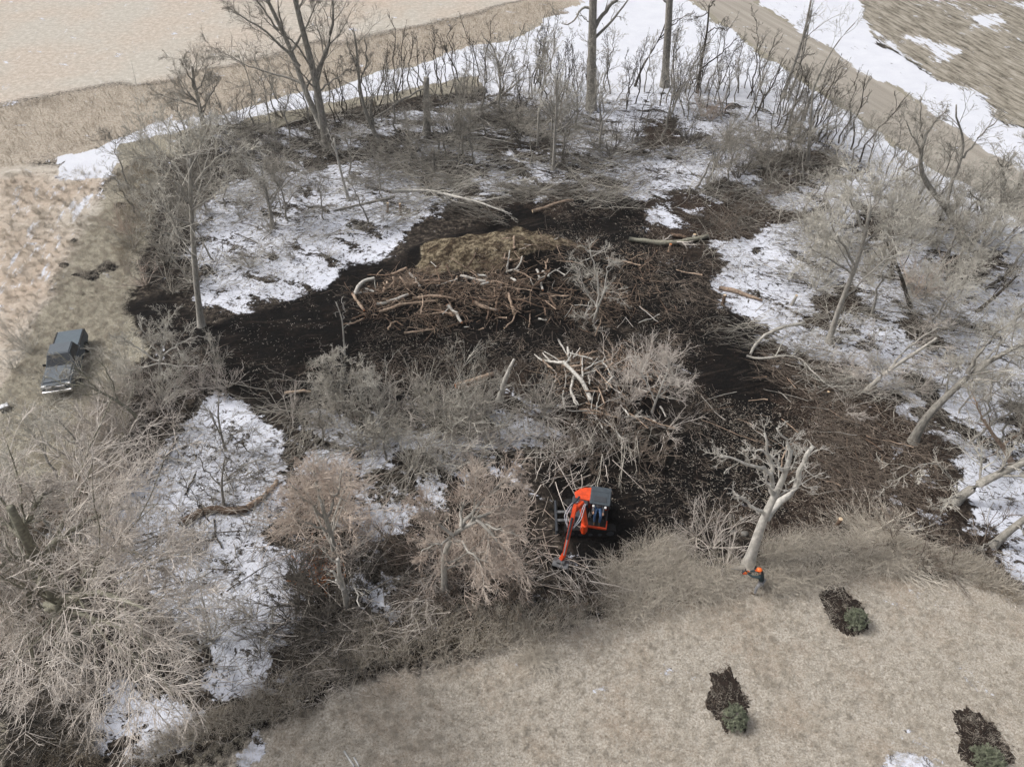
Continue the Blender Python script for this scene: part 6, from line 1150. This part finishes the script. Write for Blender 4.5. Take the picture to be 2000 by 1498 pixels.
F('shrub_tan', [(560, 790), (700, 760), (900, 790), (1080, 780), (1120, 860), (900, 920), (700, 880), (590, 880)], 20, .6, .95, S, 'tan leafless shrub in the thicket below the black soil', 'shrub', 'tan shrubs below the black soil')
F('shrub_grey', [(560, 790), (700, 760), (900, 790), (1080, 780), (1120, 860), (900, 920), (700, 880), (590, 880)], 22, .6, 1.0, S, 'grey green leafless shrub in the thicket below the black soil', 'shrub', 'grey shrubs below the black soil')
F('shrub_pale', [(700, 800), (1000, 800), (1060, 870), (840, 940), (700, 900)], 14, .8, 1.2, S, 'pale wispy shrub in the thicket above the wide pinkish tree', 'shrub', 'pale wispy shrubs above the pinkish tree')
F('shrub_tan', [(1180, 700), (1320, 700), (1360, 820), (1320, 870), (1200, 860), (1160, 800)], 24, .7, 1.05, S, 'tan twiggy felled bush right of the bleached roots', 'shrub', 'tan felled bushes right of the roots')
F('shrub_brown', [(1100, 860), (1330, 850), (1260, 920), (1200, 940), (1100, 920)], 16, .7, 1.1, S, 'brown tangled bush on black soil above the excavator', 'shrub', 'brown bushes above the excavator')
F('shrub_tan', [(170, 730), (300, 760), (470, 740), (480, 780), (330, 850), (280, 930), (200, 940), (160, 830)], 36, .7, 1.15, S, 'beige twiggy shrub between the truck and the lower left snow', 'shrub', 'beige shrubs between truck and snow')
F('shrub_pale', [(220, 680), (390, 680), (460, 760), (300, 800), (200, 760)], 10, .6, .95, S, 'pale stiff twigged shrub left of the black soil', 'shrub', 'pale shrubs left of the black soil')
F('shrub_pink', [(190, 930), (250, 960), (250, 1040), (170, 1060)], 6, .7, 1.0, S, 'pinkish shrub at the left border of the lower left snow', 'shrub', 'pinkish shrubs left of the lower snow')
F('shrub_dark', [(300, 1080), (540, 1060), (560, 1330), (400, 1340), (320, 1240)], 7, .4, .65, S, 'dark low shrub on the lower left snow', 'shrub', 'dark low shrubs on the lower left snow')
F('shrub_grey', [(400, 350), (640, 320), (700, 430), (600, 560), (400, 590)], 18, .5, .85, S, 'grey shrub on the snow at the left of the wood', 'shrub', 'grey shrubs on the left snow')
F('shrub_pink', [(560, 950), (700, 930), (720, 1040), (600, 1060)], 12, .7, 1.1, S, 'pinkish twiggy shrub round the pinkish bushy tree', 'shrub', 'pinkish shrubs round the bushy tree')
F('shrub_dark', [(560, 1080), (720, 1060), (720, 1240), (640, 1290), (560, 1250)], 26, .7, 1.1, S, 'dark tangled shrub below the pinkish bushy tree', 'shrub', 'dark shrubs below the bushy tree')
F('shrub_grey', [(380, 1200), (560, 1180), (560, 1340), (420, 1360)], 6, .6, .9, S, 'grey shrub on the snow at lower left', 'shrub', 'grey shrubs on the lower left snow')
F('shrub_dark', [(60, 1320), (170, 1330), (190, 1440), (60, 1498)], 10, .7, 1.1, S, 'dark olive shrub in the bottom left corner', 'shrub', 'dark shrubs in the bottom left corner')
F('shrub_brown', [(740, 1040), (830, 1080), (1000, 1140), (1150, 1140), (1100, 1200), (900, 1200), (740, 1180)], 34, .6, 1.0, S, 'brown twiggy shrub under and around the wide pinkish tree', 'shrub', 'brown shrubs round the wide pinkish tree')
F('shrub_pink', [(780, 1040), (900, 1000), (1030, 1020), (1030, 1120), (900, 1120)], 9, .8, 1.1, S, 'pinkish twiggy shrub under the crown of the wide pinkish tree', 'shrub', 'pinkish shrubs under the wide tree')
F('shrub_tan', [(1340, 1040), (1450, 1060), (1440, 1120), (1340, 1110)], 5, .6, .9, S, 'pink tan bush left of the bleached tree trunk', 'shrub', 'bushes left of the bleached trunk')
F('shrub_brown', [(1680, 1000), (1850, 1010), (1950, 1100), (1880, 1130), (1700, 1080)], 18, .6, 1.0, S, 'brown flattened brush at the lower right edge of the wood', 'shrub', 'brown brush at the lower right edge')
F('tree_grey', [(650, 260), (880, 210), (1230, 240), (1250, 330), (1000, 350), (700, 330)], 19, .5, .95, 'tree', 'grey bare tree standing in the dark brush at upper centre', 'tree', 'grey bare trees of the upper brush')
F('tree_grey', [(250, 330), (440, 260), (420, 420), (420, 560), (290, 600), (240, 480)], 9, .45, .75, 'tree', 'grey bare tree in the left thicket', 'tree', 'grey bare trees of the left thicket')
F('tree_grey', [(430, 340), (760, 300), (800, 420), (640, 540), (430, 580)], 8, .4, .7, 'tree', 'grey bare tree standing in the snow at the left of the wood', 'tree', 'grey bare trees of the left snow')
F('tree_grey', [(1280, 230), (1500, 230), (1680, 300), (1760, 420), (1500, 420), (1300, 360)], 22, .5, .9, 'tree', 'grey bare tree in the snowy wood at upper right', 'tree', 'grey bare trees at upper right')
F('tree_pale', [(1560, 420), (1800, 400), (1980, 520), (1980, 760), (1760, 700), (1600, 600)], 20, .5, .85, 'tree', 'pale bare tree in the snowy thicket at right', 'tree', 'pale bare trees of the right thicket')
F('tree_grey', [(1780, 760), (2000, 740), (2000, 1040), (1900, 1000)], 7, .4, .7, 'tree', 'grey bare tree in the snow at the lower right', 'tree', 'grey bare trees at lower right')
F('tree_pale', [(0, 960), (160, 950), (220, 1120), (180, 1260), (80, 1400), (0, 1440)], 6, .5, .75, 'tree', 'pale bare tree crowding the huge tan tree', 'tree', 'pale trees round the huge tan tree')
F('sapling', [(640, 215), (960, 150), (1130, 150), (1130, 200), (960, 200), (650, 260)], 26, .6, 1.1, T, 'thin dark sapling behind the snags at upper centre', 'sapling', 'dark saplings behind the snags')
F('sapling_grey', [(1000, 160), (1350, 160), (1500, 220), (1300, 260), (1000, 230)], 24, .6, 1.0, T, 'thin grey sapling among the thick straight trunks', 'sapling', 'grey saplings among the thick trunks')
F('sapling', [(330, 850), (520, 830), (530, 1200), (330, 1200)], 8, .25, .4, T, 'thin sapling standing in the lower left snow', 'sapling', 'saplings in the lower left snow')
F('sapling_grey', [(560, 800), (1080, 790), (1080, 880), (700, 960), (560, 900)], 16, .4, .65, T, 'thin sapling in the thicket below the black soil', 'sapling', 'saplings below the black soil')

for px, py, s, lab in ((470, 345, .85, 'grey tree with crossing limbs behind the left snow'), (905, 940, .0, ''), (1700, 620, .8, 'grey bare tree in the snow just right of the tall leaning pale tree'), (1820, 560, .9, 'grey bare tree in the middle of the snowy right thicket'), (2010, 760, .8, 'grey bare tree cut by the right edge above the large leaning trunk')):
    if s: at('tree_grey', px, py, s, 'tree', lab, 'tree')
at('shrub_pale', 60, 690, .8, 'shrub', 'pale wispy shrub on the grass just left of the truck', 'shrub'); at('shrub_pale', 30, 720, .6, 'shrub', 'smaller wispy shrub left of the one beside the truck', 'shrub')
at('shrub_pale', 100, 790, .6, 'shrub', 'pale twiggy bush covering the front of the truck', 'shrub')
at('shrub_grey', 832, 775, .8, 'shrub', 'small upright grey bush on the soil edge left of the orange ended logs', 'shrub')

# ================================================================== STUFF nobody could count
zs = zsc
zs('upper_brush', SW_G + SW_D[:2], [([(720, 330), (860, 260), (1200, 260), (1280, 340), (1240, 400), (1000, 440), (780, 440)], 150), ([(880, 210), (1050, 200), (1200, 260), (900, 260)], 26)], 'dense tangle of felled grey tops covering the upper centre', 'brush', zs=1.0, rz=0, tilt=.1, s0=.7, s1=1.25)
zs('pale_tangle', SW_P + SW_G, [([(640, 270), (860, 220), (1240, 240), (1290, 340), (1240, 410), (1000, 440), (760, 440), (700, 340)], 60), ([(1260, 270), (1500, 250), (1700, 310), (1760, 420), (1500, 420), (1290, 380)], 34), ([(1540, 420), (1800, 420), (1960, 520), (1960, 760), (1760, 760), (1560, 640)], 44), ([(1420, 640), (1760, 680), (1800, 800), (1600, 780)], 16), ([(380, 330), (660, 300), (720, 420), (640, 540), (380, 570)], 30), ([(420, 250), (660, 220), (860, 210), (860, 260), (640, 300), (430, 330)], 24), ([(560, 800), (1080, 790), (1060, 880), (600, 880)], 14)], 'pale fallen tops tangled through the wood', 'brush', s0=.55, s1=1.1, rz=.1, tilt=.12)
zs('upper_right_brush', SW_D + SW_B, [([(1260, 300), (1500, 260), (1660, 300), (1640, 370), (1480, 400), (1290, 360)], 44), ([(1330, 390), (1480, 380), (1560, 420), (1480, 470), (1360, 480)], 18)], 'dark matted brush through the snow at upper right', 'brush', rz=.3, s0=.6, s1=1.1)
zs('left_brush', SW_D + SW_G, [([(430, 260), (660, 210), (860, 200), (870, 260), (640, 320), (430, 380)], 40), ([(260, 380), (420, 330), (400, 560), (280, 600)], 34)], 'matted dark brush under the trees at upper left', 'brush', s0=.6, s1=1.1)
zs('middle_brush', SW_G + SW_T[:1], [([(540, 800), (900, 780), (1120, 790), (1130, 880), (900, 930), (600, 890)], 62), ([(1100, 850), (1300, 850), (1220, 920), (1100, 930)], 12)], 'matted grey brush of the thicket below the black soil', 'brush', s0=.6, s1=1.1, rz=1.0)
zs('slope_brush', SW_B, [([(1500, 720), (1600, 700), (1780, 820), (1860, 930), (1700, 1010), (1580, 980), (1560, 830)], 60), ([(1580, 720), (1780, 800), (1880, 950), (1700, 1020), (1600, 900)], 34), ([(1250, 490), (1420, 500), (1400, 600), (1240, 620)], 14)], 'brown matted brush on the litter slope right of the clearing', 'brush', s0=.5, s1=1.0, rz=2.6, zs=.7)
zs('lower_left_brush', SW_D + SW_T, [([(550, 1070), (720, 1050), (760, 1200), (640, 1320), (550, 1300)], 40), ([(170, 780), (330, 840), (240, 960), (180, 960)], 24), ([(40, 1320), (180, 1330), (180, 1498), (60, 1498)], 18), ([(740, 1060), (1140, 1130), (1130, 1200), (760, 1200)], 36), ([(160, 960), (230, 1080), (240, 1250), (150, 1290), (120, 1100)], 20)], 'matted brush between the snow patches at lower left', 'brush', s0=.6, s1=1.0)
zs('forest_sticks', ST_D + ST_G, [([(380, 350), (830, 280), (800, 450), (560, 590), (380, 610)], 200), ([(330, 840), (540, 840), (540, 1330), (240, 1330), (230, 1000)], 240), ([(1300, 300), (2000, 450), (2000, 1100), (1700, 760), (1400, 560)], 520), ([(960, 180), (1500, 200), (1700, 330), (1200, 320)], 160), ([(650, 900), (880, 890), (860, 1050), (650, 1050)], 60)], 'fallen sticks and stems scattered over the snow of the wood', 'sticks', s0=.5, s1=1.1)
zs('clearing_debris', ST_B + [sticks(18, 8, .2, .9, .008, .016, .5, M['twig_tan'])], [([(280, 600), (680, 560), (1000, 500), (1050, 700), (660, 770), (450, 770)], 55), ([(700, 650), (1000, 650), (1000, 780), (700, 770)], 110), ([(1050, 400), (1240, 380), (1420, 600), (1350, 760), (1180, 640), (1100, 520)], 200), ([(1350, 740), (1560, 860), (1560, 1000), (1180, 1120), (1100, 960), (1330, 900)], 100), ([(1540, 760), (1780, 820), (1850, 960), (1640, 1050), (1560, 1000)], 190), ([(980, 640), (1330, 640), (1330, 740), (1000, 720)], 110)], 'small broken sticks strewn over the dark soil', 'sticks', s0=.4, s1=1.0)
zs('clearing_chips', CH, [([(280, 600), (680, 560), (1000, 500), (1050, 700), (660, 770), (450, 770)], 420), ([(1050, 400), (1240, 380), (1420, 600), (1350, 760), (1180, 640), (1100, 520)], 500), ([(1350, 740), (1560, 860), (1560, 1000), (1180, 1120), (1100, 960), (1330, 900)], 600), ([(700, 650), (1000, 650), (1000, 780), (700, 770)], 200), ([(1340, 760), (1780, 820), (1850, 960), (1640, 1050), (1480, 1000)], 600)], 'pale wood chips speckling the black soil', 'wood chips', s0=.5, s1=1.2)
zs('pile_debris', [sticks(90 + s, 26, .3, 1.7, .010, .032, .55, M['log_tan'], zr=.8) for s in range(2)] + [sticks(94 + s, 26, .3, 1.7, .010, .030, .55, M['log_brown'], zr=.7) for s in range(2)] + ST_B, [([(680, 590), (760, 545), (900, 535), (1000, 520), (1060, 560), (1020, 620), (900, 640), (740, 635)], 130), ([(1040, 500), (1200, 500), (1300, 560), (1200, 640), (1040, 640)], 50), ([(1040, 700), (1200, 690), (1300, 760), (1280, 860), (1120, 820)], 44)], 'mass of snapped roots and sticks filling the wood pile', 'debris', s0=.7, s1=1.2)
zs('orange_leaves', [sticks(400, 20, .05, .3, .012, .02, .3, M['wood_orange'], zr=.3)], [([(612, 1090), (640, 1085), (642, 1130), (620, 1135)], 26)], 'glowing orange red leaves and splinters under the pinkish bushy tree', 'leaves')
zs('pink_twigs', ST_P, [([(790, 1000), (1040, 980), (1050, 1110), (860, 1140)], 45), ([(560, 940), (700, 920), (720, 1060), (580, 1070)], 40)], 'fine pinkish twigs filling the brush under the pinkish trees', 'twigs')
zs('tall_dry_grass', GTL, [([(1170, 1120), (1290, 1060), (1340, 1050), (1350, 1110), (1440, 1110), (1450, 1160), (1300, 1185), (1180, 1220)], 330), ([(1480, 1060), (1600, 1040), (1720, 1060), (1760, 1110), (1560, 1150), (1480, 1150)], 240)], 'tall pale dry grass along the upper edge of the lawn', 'grass', tilt=.2, s0=.40, s1=1.05)
zs('edge_grass', GT + GO[:1] + [ST_T[0]], [([(700, 1200), (1160, 1180), (1170, 1215), (1080, 1248), (900, 1285), (700, 1325), (590, 1365), (450, 1410), (340, 1470), (270, 1490), (330, 1430), (560, 1320), (640, 1280)], 520), ([(250, 1498), (290, 1440), (560, 1350), (600, 1390), (440, 1440), (320, 1498)], 130), ([(1700, 1050), (1900, 1090), (2000, 1150), (1990, 1175), (1820, 1115), (1700, 1110)], 260)], 'brownish rough grass and weeds between wood and lawn', 'grass', s0=.45, s1=.95)
zs('rough_left_grass', GO + GT[:1], [([(60, 1320), (170, 1320), (190, 1460), (200, 1498), (60, 1498)], 160), ([(230, 330), (300, 290), (300, 420), (240, 560), (230, 440)], 160), ([(0, 960), (180, 940), (200, 1100), (0, 1300)], 200)], 'olive dry weeds under the left trees', 'grass', s0=.5, s1=1.0)
zs('flattened_reeds', [swept(240 + s, 26, 2.2, M['grass_tan'], .25) for s in range(3)], [([(1650, 1020), (1750, 1040), (1850, 1100), (1720, 1090)], 34)], 'long pale reeds flattened towards the lower right by the wood edge', 'reeds', rz=-.75, tilt=.05, s0=.7, s1=1.0, zs=.6)
zs('lawn_tufts', GS, [(LAWN[:13] + [(2200, 1300), (2200, 1600), (440, 1600)], 5200)], 'short dry lawn grass tufts', 'grass', s0=.30, s1=.65, tilt=.3)
zs('verge_tufts', GS, [([(150, 440), (260, 380), (250, 600), (250, 780), (200, 940), (0, 1000), (0, 780), (110, 540)], 2600)], 'short pale tufts of the mown grass round the truck', 'grass', s0=.4, s1=.9, tilt=.3)
zs('field_tufts', GS + GT[:1], [([(0, 340), (200, 330), (160, 440), (60, 640), (0, 760)], 700)], 'short dry tufts of the tan field at left', 'grass', s0=.4, s1=.8)
zs('corn_stubble', CO, [([(0, 210), (330, 155), (840, 50), (1050, 0), (1120, 10), (960, 88), (850, 114), (700, 154), (560, 191), (380, 236), (240, 270), (0, 330)], 3600)], 'dry stalks of the stubble strip beyond the snowy track', 'stubble', s0=.6, s1=1.3, tilt=.25)

# ------------------------------------------------------------------ thin winter haze
hm = bpy.data.materials.new('winter_haze'); hm.use_nodes = True; hn = hm.node_tree; hn.nodes.clear()
ho = hn.nodes.new('ShaderNodeOutputMaterial'); pv = hn.nodes.new('ShaderNodeVolumePrincipled'); pv.inputs['Color'].default_value = (.93, .94, .96, 1); pv.inputs['Density'].default_value = .0003; pv.inputs['Anisotropy'].default_value = .2
hn.links.new(pv.outputs[0], ho.inputs['Volume'])
hz = bobj('haze', lambda bm: bm_box(bm, (0, 0, 16), (5200, 5200, 34)), hm); hz['kind'] = 'stuff'; hz['label'] = 'thin pale winter haze over the whole site'; hz['category'] = 'haze'

# ------------------------------------------------------------------ labels: say where each look-alike stands, by things one can find
LM = [(833, 262, 'the tall broken snag'), (1155, 212, 'the thickest straight trunk'), (1298, 170, 'the second straight trunk'), (640, 292, 'the two stemmed tree'), (400, 252, 'the round headed tree'), (1362, 182, 'the dark forked tree'),
      (392, 636, 'the tall pale trunk'), (532, 445, 'the forked grey tree'), (1080, 335, 'the slim brush tree'), (1577, 325, 'the fork topped pale tree'), (1888, 478, 'the crooked dark tree'), (1618, 672, 'the feathery leaning tree'),
      (1786, 860, 'the thick leaning trunk'), (868, 1158, 'the wide pinkish tree'), (655, 1095, 'the pinkish bushy tree'), (310, 738, 'the stiff pale bush'), (1462, 1103, 'the bleached leaning tree'), (1160, 1000, 'the excavator'), (125, 700, 'the truck'),
      (1120, 730, 'the bleached roots'), (980, 500, 'the dirt mound'), (850, 590, 'the wood pile'), (925, 740, 'the sawn orange logs'), (990, 740, 'the white snag'), (1310, 474, 'the mossy log'), (950, 205, 'the forked fallen limb'), (880, 400, 'the curved fallen limb'),
      (152, 1292, 'the huge tan tree'), (420, 1000, 'the rotten brown log'), (1520, 640, 'the bent pale branch'), (1530, 192, 'the slender roadside tree'), (976, 150, 'the small forked tree'), (1158, 628, 'the looping pale shrub'), (730, 295, 'the long dark log'), (742, 275, 'the leaning grey tree'),
      (1942, 1062, 'the corner trunk'), (1985, 905, 'the brown leaning stem'), (1690, 765, 'the low pale trunk'), (1740, 545, 'the dark snowy trunk')]
LMW = [(G(a, b)[:2], t) for a, b, t in LM]
SHORT = {'sapling': 'sapling', 'shrub': 'shrub', 'tree': 'bare tree', 'log': 'piece', 'branch': 'branch', 'fallen_branch': 'branch'}
ORD = ['', 'second ', 'third ', 'fourth ', 'fifth ', 'sixth ', 'seventh ', 'eighth ', 'ninth ', 'tenth ', 'eleventh ', 'twelfth ']
bk_ = {}
for o in COL.objects:
    if o.parent is None and o.get('group') and o.get('label'): bk_.setdefault((o['group'], o['label']), []).append(o)
seen = {}
for (g_, l_), L in bk_.items():
    if len(L) < 2: continue
    ws = l_.split(); adj = [w for w in ws[:4] if w in ('thin', 'dark', 'grey', 'pale', 'reddish', 'brownish', 'brown', 'tan', 'pinkish', 'beige', 'wispy', 'tangled', 'leafless', 'torn', 'broken', 'long', 'loose', 'fallen', 'bushy', 'flattened', 'twiggy', 'felled', 'feathery')][:2]
    for o in L:
        x, y = o.location.x, o.location.y
        c, t = min(LMW, key=lambda q: (q[0][0] - x) ** 2 + (q[0][1] - y) ** 2); dx, dy = x - c[0], y - c[1]; d = math.hypot(dx, dy)
        h = 'right' if dx > 0 else 'left'; v = 'above' if dy > 0 else 'below'
        w = (v + ' ' + h + ' of') if .4 < abs(dy) / (abs(dx) + 1e-6) < 2.4 else (h + ' of' if abs(dx) > abs(dy) else v)
        s_ = o.scale.x; size = ''
        if o.type == 'MESH': ln = max(o.dimensions); size = 'long ' if ln > 2.0 else 'short ' if ln < 1.0 else ''; adj2 = [{'log_tan': 'tan', 'log_brown': 'brown', 'bleached': 'whitish', 'bark_pale': 'pale', 'bark': 'grey', 'bark_dark': 'dark'}.get(next((k for k, m_ in M.items() if m_ == o.data.materials[0]), ''), '')]
        else: size = 'large ' if s_ > 1.02 else 'small ' if s_ < .72 else ''; adj2 = adj
        base = (size, ' '.join(adj2), SHORT.get(o['category'], o['category']), w, t); seen.setdefault(base, []).append((d, o))
for (size, ad, nm_, w, t), L in seen.items():
    L.sort(key=lambda q: q[0])
    for i, (d, o) in enumerate(L):
        near = '' if len(L) == 1 else (ORD[i] + 'nearest ') if i < len(ORD) else 'farther '
        lab = f"{near}{size}{ad} {nm_} {w} {t}".replace('  ', ' ')
        o['label'] = lab
print('placed', sum(COUNT.values()), {k: v for k, v in COUNT.items() if v > 290})
